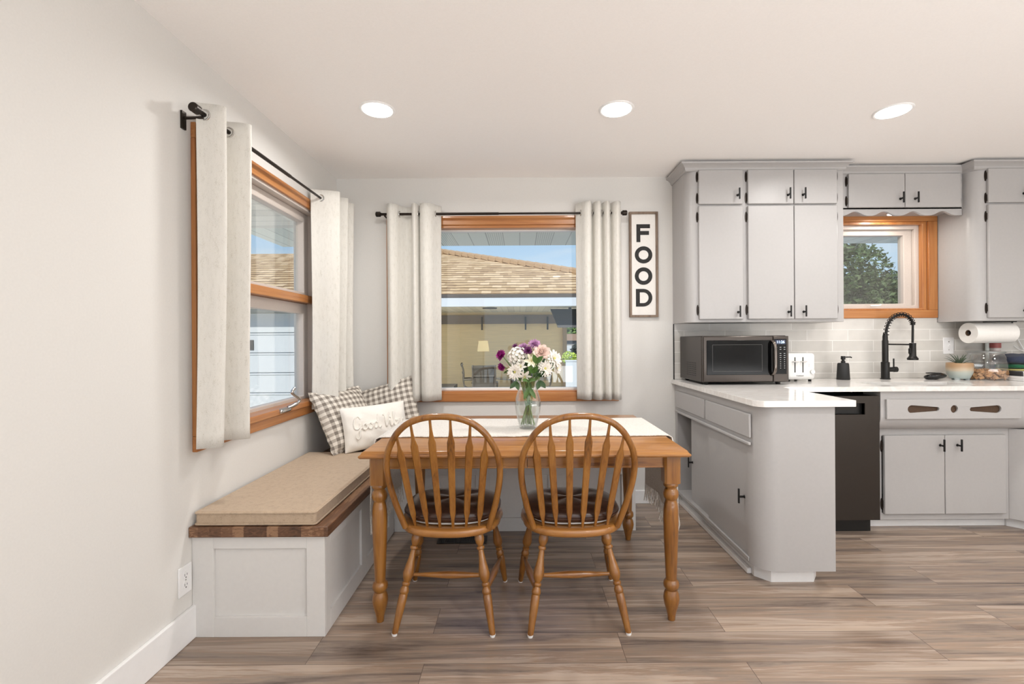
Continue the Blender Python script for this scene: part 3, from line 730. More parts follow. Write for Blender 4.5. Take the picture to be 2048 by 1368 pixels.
# the spring wound round the hose
tot = len(path); sp_ = []
turns = 17
import bisect
for i in range(turns*14+1):
    u = i/(turns*14)*(tot-1); k = min(int(u), tot-2); f = u-k
    c = path[k].lerp(path[k+1], f); tg = (path[k+1]-path[k]).normalized()
    a = Vector((0, 1, 0)); b_ = tg.cross(a).normalized(); th = 2*PI*i/14
    sp_.append(c+a*.0165*math.cos(th)+b_*.0165*math.sin(th))
MB().tube(sp_, .0024, 6).build('spring', BLACK, t)
q0, q1 = fz(875, 195), fz(872, 400)
MB().tube([q0, q1], .0075, 12).build('spout_tube', BLACK, t)
MB().lathe([(.010, q0.z-.012), (.014, q0.z-.010), (.014, q0.z+.010), (.010, q0.z+.012)], 14, Matrix.Translation((q0.x, 3.38, 0))).build('collar', BLACK, t)
zt, zbm = fz(870, 402).z, fz(868, 580).z
MB().lathe([(.033, zbm), (.034, zbm+.012), (.026, zbm+.022), (.021, zbm+.03), (.020, zt-.025), (.0205, zt)], 22, Matrix.Translation((q1.x, 3.38, 0))).build('spray_head', BLACK, t)
MB().box(q1.x-.027, q1.x-.017, 3.372, 3.388, zbm+.045, zbm+.085).build('spray_button', BLACK, t, bevel=.003)
MB().tube([(BX, 3.38, fz(600, 415).z), (q1.x-.018, 3.38, fz(840, 418).z)], .0055, 10).build('holder_arm', BLACK, t)
za = fz(680, 680).z
MB().tube([(BX+.02, 3.38, za), (BX+.058, 3.38, za), (BX+.06, 3.38, za), (BX+.082, 3.38, za)], [.0175, .0175, .020, .020], 18).build('valve', BLACK, t)
MB().tube([(BX+.062, 3.38, za+.01), (BX+.06, 3.378, fz(690, 565).z)], .005, 10).build('lever', BLACK, t)

# black oval scrubber dish
p = fz(1110, 742, 3.33); t = thing('scrubber_dish', (p.x, 3.33, CT), 'flat black oval scrubber dish on the counter right of the faucet', 'dish')
def oval(u, v):
    a = 2*PI*u; b = PI*(v-.5)
    return (p.x+.074*math.cos(a)*math.cos(b)**.7, 3.33+.045*math.sin(a)*math.cos(b)**.7, CT+.022+.022*math.sin(b)+.006*math.cos(a+1))
MB().grid(oval, 28, 12, wrap=True).build('dish', flat('gloss_black', (16, 16, 16), .15), t)
MB().tube([(p.x+.05*math.cos(2*PI*i/20)-.01, 3.33+.03*math.sin(2*PI*i/20), CT+.046) for i in range(20)], .003, 6, closed=True).build('rim', BLACK, t)

# potted air plant
p = fz(1367, 760, 3.31); PX, PY = p.x, 3.31
t = thing('potted_plant', (PX, PY, CT), 'small spiky air plant in a tan and pale blue glazed pot', 'plant')
def pot_mat():
    m, tt, b = newmat('two_tone_glaze')
    c = N(tt, 'ShaderNodeTexCoord'); s = N(tt, 'ShaderNodeSeparateXYZ'); tt.links.new(c.outputs['Object'], s.inputs[0])
    n = N(tt, 'ShaderNodeTexNoise'); n.inputs['Scale'].default_value = 3; tt.links.new(coords(tt, (3, 3, 40)), n.inputs['Vector'])
    a = N(tt, 'ShaderNodeMath', operation='MULTIPLY_ADD'); tt.links.new(n.outputs['Fac'], a.inputs[0]); a.inputs[1].default_value = .025; tt.links.new(s.outputs['Z'], a.inputs[2])
    tt.links.new(ramp(tt, a.outputs[0], [(.03, lin((158, 170, 168))), (.068, lin((172, 178, 170))), (.084, lin((188, 170, 146))), (.11, lin((170, 138, 104)))]), b.inputs['Base Color'])
    b.inputs['Roughness'].default_value = .35; return m
MB().lathe([(.048, CT+.008), (.056, CT+.012), (.072, CT+.05), (.0745, CT+.085), (.0735, CT+.118), (.070, CT+.12), (.066, CT+.115), (.064, CT+.10)], 32, Matrix.Translation((PX, PY, 0))).build('pot', pot_mat(), t)
for k in range(3):
    a = PI/2+k*2*PI/3
    MB().lathe([(.016, CT), (.02, CT+.02)], 12, Matrix.Translation((PX+.038*math.cos(a), PY+.038*math.sin(a), 0))).build('foot', flat('pale_blue_glaze', (176, 186, 186), .4), t)
MB().lathe([(.062, CT+.098), (.03, CT+.106)], 20, Matrix.Translation((PX, PY, 0))).build('soil', flat('gravel', (150, 130, 108), .9, var=.4, nscale=200), t)
rnd = random.Random(3); LEAFD = flat('air_plant_leaf', (70, 84, 66), .6, var=.2, nscale=60)
for k in range(15):
    a = k*2.4; el = rnd.uniform(.25, 1.35); L = rnd.uniform(.07, .105)
    d = Vector((math.cos(a)*math.cos(el), math.sin(a)*math.cos(el)*.7, math.sin(el)))
    s0 = Vector((PX, PY, CT+.105))+Vector((d.x, d.y, 0))*.008
    pts = [s0, s0+d*L*.4, s0+d*L*.75+Vector((d.x, d.y, -.08))*.014, s0+d*L+Vector((d.x, d.y, -.4))*.022]
    MB().tube(spline(pts, 4), [.0065-.0058*i/12 for i in range(13)], 6, flat=(.5, 1)).build('leaf', LEAFD, t)

# glass jar with biscuits
p = fz(1645, 770, 3.31); JX, JY = p.x, 3.31
t = thing('glass_jar', (JX, JY, CT), 'round clear glass jar half filled with small tan biscuits', 'jar')
JG = thin_glass('jar_glass', (.95, .96, .96), .08, 1.2)
prof = [(.104, CT), (.114, CT+.008), (.118, CT+.05), (.121, CT+.10), (.116, CT+.135), (.104, CT+.165), (.094, CT+.182), (.094, CT+.19)]
MB().lathe(prof, 40, Matrix.Translation((JX, JY, 0))).build('body', JG, t)
MB().lathe([(.1, CT+.190), (.104, CT+.194), (.104, CT+.200), (.09, CT+.203)], 36, Matrix.Translation((JX, JY, 0))).build('lid', flat('grey_lid', (150, 152, 150), .25, .4), t)
m = MB(); rnd = random.Random(5)
for k in range(210):
    r = .108*math.sqrt(rnd.random()); a = rnd.uniform(0, 2*PI); z = CT+.014+rnd.random()*.052
    M = Matrix.Translation((JX+r*math.cos(a), JY+r*math.sin(a), z)) @ Euler((rnd.uniform(0, 6), rnd.uniform(0, 6), rnd.uniform(0, 6))).to_matrix().to_4x4()
    m.box(-.0125, .0125, -.008, .008, -.004, .004, M)
tag(m.build('biscuits', flat('biscuit', (196, 150, 106), .8, var=.25, nscale=60), None, smooth=0), 'heap of small tan biscuits inside the glass jar', 'biscuits', kind='stuff')

# red-lidded container hidden behind the jar
p = fz(1740, 440, 3.42); t = thing('spice_shaker', (p.x, 3.42, CT), 'dull red and clear shaker standing behind the glass jar', 'shaker')
T_ = Matrix.Translation((p.x, 3.42, 0))
MB().lathe([(.030, CT), (.032, CT+.004), (.032, CT+.215), (.028, CT+.222)], 20, T_).build('bottle', flat('shaker_clear', (196, 186, 182), .3), t)
MB().lathe([(.034, CT+.222), (.034, CT+.29), (.03, CT+.297)], 20, T_).build('lid', flat('dull_red', (150, 78, 74), .5), t)
p = fz(1660, 440, 3.44)
t = thing('candle', (p.x, 3.44, CT), 'slim white pillar behind the glass jar under the paper towels', 'candle')
MB().lathe([(.012, CT), (.012, CT+.285), (.009, CT+.29)], 14, Matrix.Translation((p.x, 3.44, 0))).build('wax', flat('wax_white', (226, 232, 228), .5), t)
MB().tube([(p.x, 3.44, CT+.29), (p.x, 3.44, CT+.302)], .0012, 6).build('wick', BLACK, t)

# paper towel roll on its holder under the cabinet
p = at(1936, 666, 3.30); R0 = .072; L0 = .292; PZ = p.z
t = thing('paper_towel_roll', (p.x, 3.30, PZ), 'white paper towel roll hanging under the right wall cabinet', 'paper towel')
def roll(r0, r1, xa, xb, n=40):
    m = MB(); vs = []
    for (r, x) in ((r1, xa), (r1, xb), (r0, xb), (r0, xa)):
        vs += [(x, 3.30+r*math.cos(2*PI*i/n), PZ+r*math.sin(2*PI*i/n)) for i in range(n)]
    fs = [(j*n+i, j*n+(i+1) % n, ((j+1) % 4)*n+(i+1) % n, ((j+1) % 4)*n+i) for j in range(4) for i in range(n)]
    return m.add(vs, fs)
roll(.0215, R0, p.x, p.x+L0).build('roll', fabric('paper_towel', (230, 228, 224), .03, 500, .15), t)
roll(.0195, .0214, p.x+.001, p.x+L0-.001).build('core', flat('cardboard', (104, 84, 66), .9), t)
t2 = thing('paper_towel_holder', (p.x, 3.30, 1.337), 'black holder bar under the cabinet carrying the paper towel roll', 'holder')
MB().tube([(p.x+.004, 3.30, PZ), (p.x+L0+.012, 3.30, PZ)], .007, 10).build('bar', BLACK, t2)
MB().tube(spline([(p.x+L0+.012, 3.30, PZ), (p.x+L0+.022, 3.30, PZ+.01), (p.x+L0+.022, 3.30, 1.332)], 4), .005, 8).build('arm', BLACK, t2)
B(p.x+.12, p.x+L0+.04, 3.285, 3.315, 1.331, 1.3375).build('mounting_plate', BLACK, t2)

# tray, basket and cloths at the right edge
x0 = at(2005, 757, 3.28).x
t = thing('tray', (x0+.2, 3.28, CT), 'white tray under the striped basket at the right edge of the counter', 'tray')
B(x0, x0+.42, 3.14, 3.43, CT, CT+.012).build('base', TRIMW, t, bevel=.004)
m = MB().box(x0, x0+.42, 3.14, 3.152, CT+.012, CT+.032).box(x0, x0+.42, 3.418, 3.43, CT+.012, CT+.032).box(x0, x0+.012, 3.152, 3.418, CT+.012, CT+.032).box(x0+.408, x0+.42, 3.152, 3.418, CT+.012, CT+.032)
m.build('rim', TRIMW, t, bevel=.003)
def stripes():
    m, tt, b = newmat('striped_weave')
    c = N(tt, 'ShaderNodeTexCoord'); s = N(tt, 'ShaderNodeSeparateXYZ'); tt.links.new(c.outputs['Object'], s.inputs[0])
    a = N(tt, 'ShaderNodeMath', operation='MULTIPLY'); tt.links.new(s.outputs['X'], a.inputs[0]); a.inputs[1].default_value = 1/.0115
    f = N(tt, 'ShaderNodeMath', operation='FRACT'); tt.links.new(a.outputs[0], f.inputs[0])
    tt.links.new(ramp(tt, f.outputs[0], [(.40, lin((226, 222, 214))), (.5, lin((60, 60, 62)))]), b.inputs['Base Color']); b.inputs['Roughness'].default_value = .8; return m
o = B(x0+.02, x0+.40, 3.165, 3.41, CT+.0125, CT+.066).build('basket', stripes(), None, bevel=.008)
tag(o, 'dark and cream striped basket on the white tray', 'basket')
def cloth(x, y, z, lx, ly, lz, mat, label, seed, name='folded_cloth'):
    r = random.Random(seed); ph = [r.uniform(0, 6) for _ in range(6)]
    def fn(u, v):
        a = 2*PI*u; b = PI*(v-.5); sx = math.copysign(abs(math.cos(a))**.5, math.cos(a)); sy = math.copysign(abs(math.sin(a))**.5, math.sin(a)); cb = math.cos(b)**.45
        X_ = x+lx/2*sx*cb; Y_ = y+ly/2*sy*cb
        k = .22*math.sin(X_*45+ph[0])+.18*math.sin(X_*80+Y_*30+ph[1])
        return (X_, Y_, z+lz/2+lz/2*math.copysign(abs(math.sin(b))**.6, math.sin(b))*(1+(k if b > 0 else 0)))
    o = MB().grid(fn, 40, 16, wrap=True).build(name, mat, None, smooth=180)
    return tag(o, label, 'cloth', 'folded cloths in the basket')
cloth(x0+.12, 3.28, CT+.066, .21, .2, .014, fabric('yellow_cloth', (206, 192, 120), .1, 500), 'thin yellow cloth lowest in the basket pile', 1)
cloth(x0+.13, 3.285, CT+.080, .23, .2, .034, fabric('green_cloth', (38, 92, 64), .1, 500), 'dark green folded cloth under the navy one', 2)
cloth(x0+.17, 3.29, CT+.114, .34, .21, .060, fabric('navy_cloth', (52, 58, 76), .1, 500), 'navy cloth heaped on top of the basket pile', 4)
cloth(x0+.27, 3.22, CT+.068, .11, .1, .055, fabric('teal_cloth', (74, 160, 172), .1, 500), 'bright teal cloth at the front of the basket pile', 5)
m = MB().tube(spline([at(2034, 676, 3.455), at(2042, 690, 3.455), at(2050, 706, 3.455), at(2052, 730, 3.45)], 5), .0035, 8)
m.tube(spline([at(2028, 692, 3.46), at(2038, 699, 3.455), at(2050, 703, 3.45)], 4), .0025, 8)
tag(m.build('power_cord', TRIMW, None), 'thin white cord hanging on the tiles above the cloths', 'cord')

# ================================================================ DINING NOOK
def butcher():
    m, t, b = newmat('walnut_butcher_block')
    c = N(t, 'ShaderNodeTexCoord'); s = N(t, 'ShaderNodeSeparateXYZ'); k = N(t, 'ShaderNodeCombineXYZ'); t.links.new(c.outputs['Object'], s.inputs[0])
    t.links.new(s.outputs['Y'], k.inputs['X']); t.links.new(s.outputs['X'], k.inputs['Y'])
    br = N(t, 'ShaderNodeTexBrick'); br.inputs['Color1'].default_value = (0, 0, 0, 1); br.inputs['Color2'].default_value = (1, 1, 1, 1); br.inputs['Mortar'].default_value = (.3, .3, .3, 1)
    br.inputs['Scale'].default_value = 1; br.inputs['Brick Width'].default_value = .5; br.inputs['Row Height'].default_value = .047; br.inputs['Mortar Size'].default_value = .0005
    t.links.new(k.outputs[0], br.inputs['Vector'])
    n = N(t, 'ShaderNodeTexNoise'); n.inputs['Scale'].default_value = 1; n.inputs['Detail'].default_value = 5; n.inputs['Distortion'].default_value = 2
    t.links.new(coords(t, (30, 6, 70)), n.inputs['Vector'])
    a = N(t, 'ShaderNodeMath', operation='MULTIPLY_ADD'); t.links.new(br.outputs['Color'], a.inputs[0]); a.inputs[1].default_value = .55; t.links.new(n.outputs['Fac'], a.inputs[2])
    t.links.new(ramp(t, a.outputs[0], [(.3, lin((56, 36, 26))), (.6, lin((94, 64, 44))), (.85, lin((116, 82, 58))), (1.1, lin((146, 112, 84)))]), b.inputs['Base Color'])
    b.inputs['Roughness'].default_value = .45; return m
BUTCH = butcher()
BENCHW = flat('bench_white', (215, 213, 210), .42, var=.008, nscale=50)
# long bench along the left wall
t = thing('storage_bench', (-1.09, 2.7, 0), 'white panelled storage bench with walnut top along the left wall', 'bench')
bx, by = -.814, 1.926
B(XL+.001, bx-.012, by+.012, YB-.002, .0, .42).build('box', BENCHW, t)
m = MB()     # face towards the camera
m.box(XL+.001, -1.275, by, by+.012, 0, .42).box(-.89, bx, by, by+.012, 0, .42).box(-1.275, -.89, by, by+.012, .366, .42).box(-1.275, -.89, by, by+.012, 0, .082)
m.build('end_panel_frame', BENCHW, t, bevel=.0015, smooth=0)
m = MB(); ys = [by+.012, 1.985, 2.375, 2.45, 2.87, 2.98]
m.box(bx-.012, bx, ys[0], ys[1], 0, .42).box(bx-.012, bx, ys[2], ys[3], 0, .42).box(bx-.012, bx, ys[4], ys[5], 0, .42)
for a, b in ((1, 2), (3, 4)): m.box(bx-.012, bx, ys[a], ys[b], .366, .42).box(bx-.012, bx, ys[a], ys[b], 0, .082)
m.build('side_panel_frame', BENCHW, t, bevel=.0015, smooth=0)
B(XL+.001, -.792, 1.905, YB-.002, .4205, .464).build('bench_top', BUTCH, t, bevel=.004)
# bench under the back window
t = thing('storage_bench', (0, 3.23, 0), 'white panelled storage bench under the back window behind the table', 'bench')
B(bx+.001, .735, 2.992, YB-.002, 0, .42).build('box', BENCHW, t)
m = MB().box(bx+.001, .735, 2.98, 2.992, .36, .42).box(bx+.001, .735, 2.98, 2.992, 0, .085)
for c in (-.77, -.245, .22, .69): m.box(c-.045, c+.045, 2.98, 2.992, .085, .36)
m.build('front_panel_frame', BENCHW, t, bevel=.0015, smooth=0)
B(-.7915, .755, 2.955, YB-.002, .4205, .464).build('bench_top', BUTCH, t, bevel=.004)

# bench cushion with piped edges
LIN = fabric('tan_linen', (176, 156, 134), .10, 420, .3, speckrgb=(150, 130, 108))
x0, x1, y0, y1, z0, z1 = -1.345, -.848, 1.918, 2.95, .4655, .523
m = MB().box(x0, x1, y0, y1, z0, z1)
o = m.build('bench_cushion', LIN, None, bevel=.012, seg=3)
tag(o, 'tan linen bench cushion with piped edges on the left bench', 'cushion')
def rrect(x0, x1, y0, y1, r, z, n=5):
    P = []
    for cx_, cy_, a in ((x1-r, y1-r, 0), (x0+r, y1-r, 90), (x0+r, y0+r, 180), (x1-r, y0+r, 270)): P += [(px_, py_, z) for px_, py_ in arc(cx_, cy_, r, a, a+90, n)]
    return P
for z in (z1-.006, z0+.006):
    P = rrect(x0-.001, x1+.001, y0-.001, y1+.001, .012, z)
    Q = []
    for i in range(len(P)):
        a, b = Vector(P[i]), Vector(P[(i+1) % len(P)]); k = max(1, int((b-a).length/.03))
        Q += [a.lerp(b, q/k) for q in range(k)]
    MB().tube(Q, .0045, 6, closed=True, up=(0, 0, 1)).build('piping', LIN, o)

# pillows
def pillow(name, w_, h_, th_, mat, label, flange=0.0, ears=.06, seed=1, group=None):
    r = random.Random(seed); ph = [r.uniform(0, 6) for _ in range(8)]
    m = MB(); n = 41
    def face(sgn):
        def fn(u, v):
            a, b = 2*u-1, 2*v-1
            k = (1-abs(a)**2.6)*(1-abs(b)**2.6)
            pinch = 1-ears*(1-a*a)*abs(b)**3; pinch2 = 1-ears*(1-b*b)*abs(a)**3
            wr = .004*math.sin(a*9+ph[0]+b*3)*math.sin(b*7+ph[1])+.003*math.sin(a*17+ph[2])*abs(b)
            return (a*w_/2*pinch2, b*h_/2*pinch, sgn*(th_/2*max(k, 0)**.5+(wr*k**.3 if k > .02 else 0)))
        return fn
    m.grid(face(1), n, n); m.grid(face(-1), n, n)
    if flange:
        P = []
        for i in range(160):
            q = i/40; s_ = int(q); f = (q-s_)*2-1
            a, b = ((f, -1), (1, f), (-f, 1), (-1, -f))[s_]
            pinch = 1-ears*(1-a*a)*abs(b)**3; pinch2 = 1-ears*(1-b*b)*abs(a)**3
            P.append((a*w_/2*pinch2, b*h_/2*pinch, a, b))
        k = len(P)
        vs = [(x, y, .002) for x, y, a, b in P] + [(x+flange*(a if abs(a) == 1 or abs(a) > .98 else 0), y+flange*(b if abs(b) > .98 else 0), .003+.006*math.sin(i*.9+ph[3])) for i, (x, y, a, b) in enumerate(P)]
        m.add(vs, [(i, (i+1) % k, k+(i+1) % k, k+i) for i in range(k)])
    o = m.build(name, mat, None, smooth=60)
    return tag(o, label, 'pillow', group)
def place(o, c, u, v):
    u = Vector(u).normalized(); v = Vector(v); v = (v-u*u.dot(v)).normalized(); wv = u.cross(v)
    o.matrix_world = Matrix(((u.x, v.x, wv.x, c[0]), (u.y, v.y, wv.y, c[1]), (u.z, v.z, wv.z, c[2]), (0, 0, 0, 1)))
GING = gingham()
p1 = pillow('throw_pillow', .42, .40, .15, GING, 'grey gingham pillow leaning against the left wall at the bench corner', .014, .05, 2)
place(p1, (-1.155, 3.09, .713), (.40, .91, .02), (-.17, .075, .345))
p2 = pillow('throw_pillow', .45, .41, .14, GING, 'grey gingham pillow tilted against the back wall under the curtain', .014, .05, 5)
place(p2, (-.963, 3.345, .70), (.958, 0, .278), (-.27, .22, .92))
WPIL = fabric('white_cotton', (238, 234, 226), .03, 600, .2)
p3 = pillow('lumbar_pillow', .44, .285, .13, WPIL, 'white lumbar pillow embroidered with Good Vibes in raised cord', 0, .04, 9)
def cursive():
    """single-stroke lettering, x to the right, y up, x-height 1"""
    s = []
    s.append([(1.25, 1.75), (.95, 2.25), (.45, 1.9), (.2, 1.0), (.3, .35), (.75, .25), (1.1, .75), (1.15, 1.1), (1.05, .2), (.9, -.9), (.6, -1.35), (.35, -.9), (.8, -.1), (1.4, .4)])     # G
    for ox in (1.45, 2.35):
        s.append([(ox+.55, 1.0), (ox+.15, .75), (ox+.1, .2), (ox+.4, 0), (ox+.75, .3), (ox+.75, .8), (ox+.5, 1.0), (ox+.7, .75), (ox+1.0, .8)])
    ox = 3.3
    s.append([(ox+.75, .8), (ox+.4, 1.0), (ox+.08, .6), (ox+.15, .1), (ox+.45, .05), (ox+.72, .6), (ox+.95, 2.2), (ox+.8, 1.0), (ox+.8, .2), (ox+1.0, 0), (ox+1.25, .25)])
    ox = 5.1
    s.append([(ox, 1.9), (ox+.2, 2.1), (ox+.3, 1.4), (ox+.4, .1), (ox+.6, .5), (ox+.95, 1.8), (ox+1.15, 2.2)])
    s.append([(ox+1.15, .9), (ox+1.2, .3), (ox+1.35, 0), (ox+1.65, .4)]); s.append([(ox+1.24, 1.4), (ox+1.26, 1.46)])
    s.append([(ox+1.65, .4), (ox+2.1, 1.9), (ox+2.0, 2.2), (ox+1.85, 1.4), (ox+1.85, .2), (ox+2.15, 0), (ox+2.4, .4), (ox+2.25, .8), (ox+2.6, .75)])
    s.append([(ox+2.65, .4), (ox+3.0, .8), (ox+2.85, 1.0), (ox+2.65, .5), (ox+2.85, 0), (ox+3.3, .4)])
    s.append([(ox+3.3, .4), (ox+3.6, 1.0), (ox+3.8, .4), (ox+3.55, 0), (ox+3.35, .15)])
    return s
for st in cursive():
    P = []
    for x, y in st:
        X_, Y_ = (x-4.35)*.0385, (y-.5)*.0395+.0
        a, b = X_/.22, Y_/.1425
        k = max(0, (1-abs(a)**2.6)*(1-abs(b)**2.6)); P.append((X_, Y_, .065*k**.5+.0035))
    MB().tube(spline(P, 5), .0050, 8).build('embroidered_letter', WPIL, p3)
place(p3, (-.950, 3.057, .668), (.77, .64, .03), (-.06, .055, .27))

# ---------------------------------------------------------------- dining table
TX0, TX1, TY0, TY1, TZ = -.683, .716, 1.95, 2.90, .757
t = thing('dining_table', ((TX0+TX1)/2, (TY0+TY1)/2, 0), 'honey oak dining table with turned legs carrying the flower vase', 'table')
XM = .028
for (a, b, l, r_) in ((TX0, XM-.0006, 1, 0), (XM+.0006, TX1, 0, 1)):
    rings = []
    for o_, z in [(-.020, TZ-.032), (-.006, TZ-.030), (.0, TZ-.024), (.0, TZ-.018), (-.008, TZ-.012), (-.012, TZ-.004), (-.018, TZ)]:
        rings.append([(a-(o_ if l else 0), TY0-o_, z), (b+(o_ if r_ else 0), TY0-o_, z), (b+(o_ if r_ else 0), TY1+o_, z), (a-(o_ if l else 0), TY1+o_, z)])
    loft(MB(), rings).build('tabletop', OAKX, t, smooth=35)
LX, LY = (TX0+.066, TX1-.062), (2.03, 2.845)
zt = TZ-.0325
for y in (LY[0]-.012, LY[1]-.012):
    for (a, b) in ((LX[0]+.03, XM-.001), (XM+.001, LX[1]-.03)):
        m = MB().box(a, b, y, y+.022, .668, zt); m.box(a, b, y-.004, y+.024, .668, .676)
        m.build('apron', OAKX, t, bevel=.0015, smooth=0)
for x in LX: B(x-.011, x+.011, LY[0]+.03, LY[1]-.03, .668, zt).build('apron', OAKY, t, bevel=.0015)
def zz(zy): return max(0, (1243-zy)*.000782)
prof = [(.012, 0), (.0155, .002), (.0175, zz(1215)), (.022, zz(1190)), (.031, zz(1150)), (.0345, zz(1120)), (.031, zz(1092)), (.0245, zz(1074)), (.026, zz(1068)), (.032, zz(1058)), (.0335, zz(1042)), (.031, zz(1026)), (.023, zz(1016)),
        (.0235, zz(1000)), (.0265, zz(900)), (.0305, zz(780)), (.0325, zz(690)), (.0315, zz(625)), (.028, zz(592)), (.0245, zz(578)), (.0245, zz(570)), (.029, zz(562)), (.033, zz(545)), (.033, zz(532)), (.029, zz(516)), (.024, zz(508)), (.024, zz(502)), (.031, zz(494)), (.0325, zz(486)), (.031, zz(478)), (.030, zz(472))]
for x in LX:
    for y in LY:
        m = MB().lathe(prof, 28, Matrix.Translation((x, y, 0)))
        s_ = .0345
        m.prism([(x+s_*q, y+s_*p_) for q, p_ in ((-1, -.75), (-.75, -1), (.75, -1), (1, -.75), (1, .75), (.75, 1), (-.75, 1), (-1, .75))], zz(474), zt)
        m.build('leg', OAKZ, t, smooth=35)

# table runner
def runner_mat():
    m, tt, b = newmat('cream_woven')
    c = coords(tt, (1, 1, 1)); wv_ = N(tt, 'ShaderNodeTexWave'); wv_.inputs['Scale'].default_value = 48; wv_.inputs['Distortion'].default_value = 2.5; wv_.inputs['Detail'].default_value = 2; wv_.bands_direction = 'Y'
    n = N(tt, 'ShaderNodeTexVoronoi'); n.inputs['Scale'].default_value = 110; tt.links.new(c, wv_.inputs['Vector']); tt.links.new(c, n.inputs['Vector'])
    a = N(tt, 'ShaderNodeMath', operation='MULTIPLY'); tt.links.new(wv_.outputs['Fac'], a.inputs[0]); tt.links.new(n.outputs['Distance'], a.inputs[1])
    tt.links.new(ramp(tt, a.outputs[0], [(.0, lin((196, 190, 182))), (.35, lin((226, 222, 216)))]), b.inputs['Base Color'])
    b.inputs['Roughness'].default_value = .95; b.inputs['Specular IOR Level'].default_value = .1
    bump(tt, b, a.outputs[0], .6, .003); return m
RUN = runner_mat()
ry0, ry1 = 2.235, 2.735
def rprof():
    P = [(TX0-.030, .38), (TX0-.030, .55), (TX0-.026, .70), (TX0-.012, TZ-.005), (TX0+.004, TZ+.004)]
    P += [(TX0+.004+(TX1-TX0-.008)*i/30, TZ+.0045) for i in range(1, 30)]
    P += [(TX1-.004, TZ+.004), (TX1+.012, TZ-.005), (TX1+.024, .70), (TX1+.028, .55), (TX1+.028, .38)]
    return P
RP = rprof(); nR = len(RP)
def rfn(u, v):
    x, z = RP[min(nR-1, int(round(u*(nR-1))))]; hang = max(0, TZ-.02-z)
    wv = .012*math.sin(v*9+2)*min(1, hang*4)
    sgn = 1 if x > 0 else -1
    return (x+sgn*wv, ry0+(ry1-ry0)*v+(.004*math.sin(x*21)+.003*math.sin(x*47) if hang == 0 else -.004*math.sin(z*20)), z)
o = MB().grid(rfn, nR, 30).build('table_runner', RUN, None, smooth=60, solid=.005, fixn=False)
tag(o, 'cream woven table runner with tasselled ends draped over the oak table', 'table runner')
rnd = random.Random(8)
for sx, x in ((-1, TX0-.030), (1, TX1+.028)):
    m = MB()
    for k in range(58):
        v = k/57; y = ry0+(ry1-ry0)*v; wv = .012*math.sin(v*9+2); L = rnd.uniform(.08, .11)
        q = Vector((x+sx*wv, y, .382))
        m.tube([q, q+Vector((rnd.uniform(-.006, .006), rnd.uniform(-.006, .006), -L*.5)), q+Vector((rnd.uniform(-.012, .012), rnd.uniform(-.01, .01), -L))], [.0028, .0036, .0022], 5)
    m.build('fringe', RUN, o)

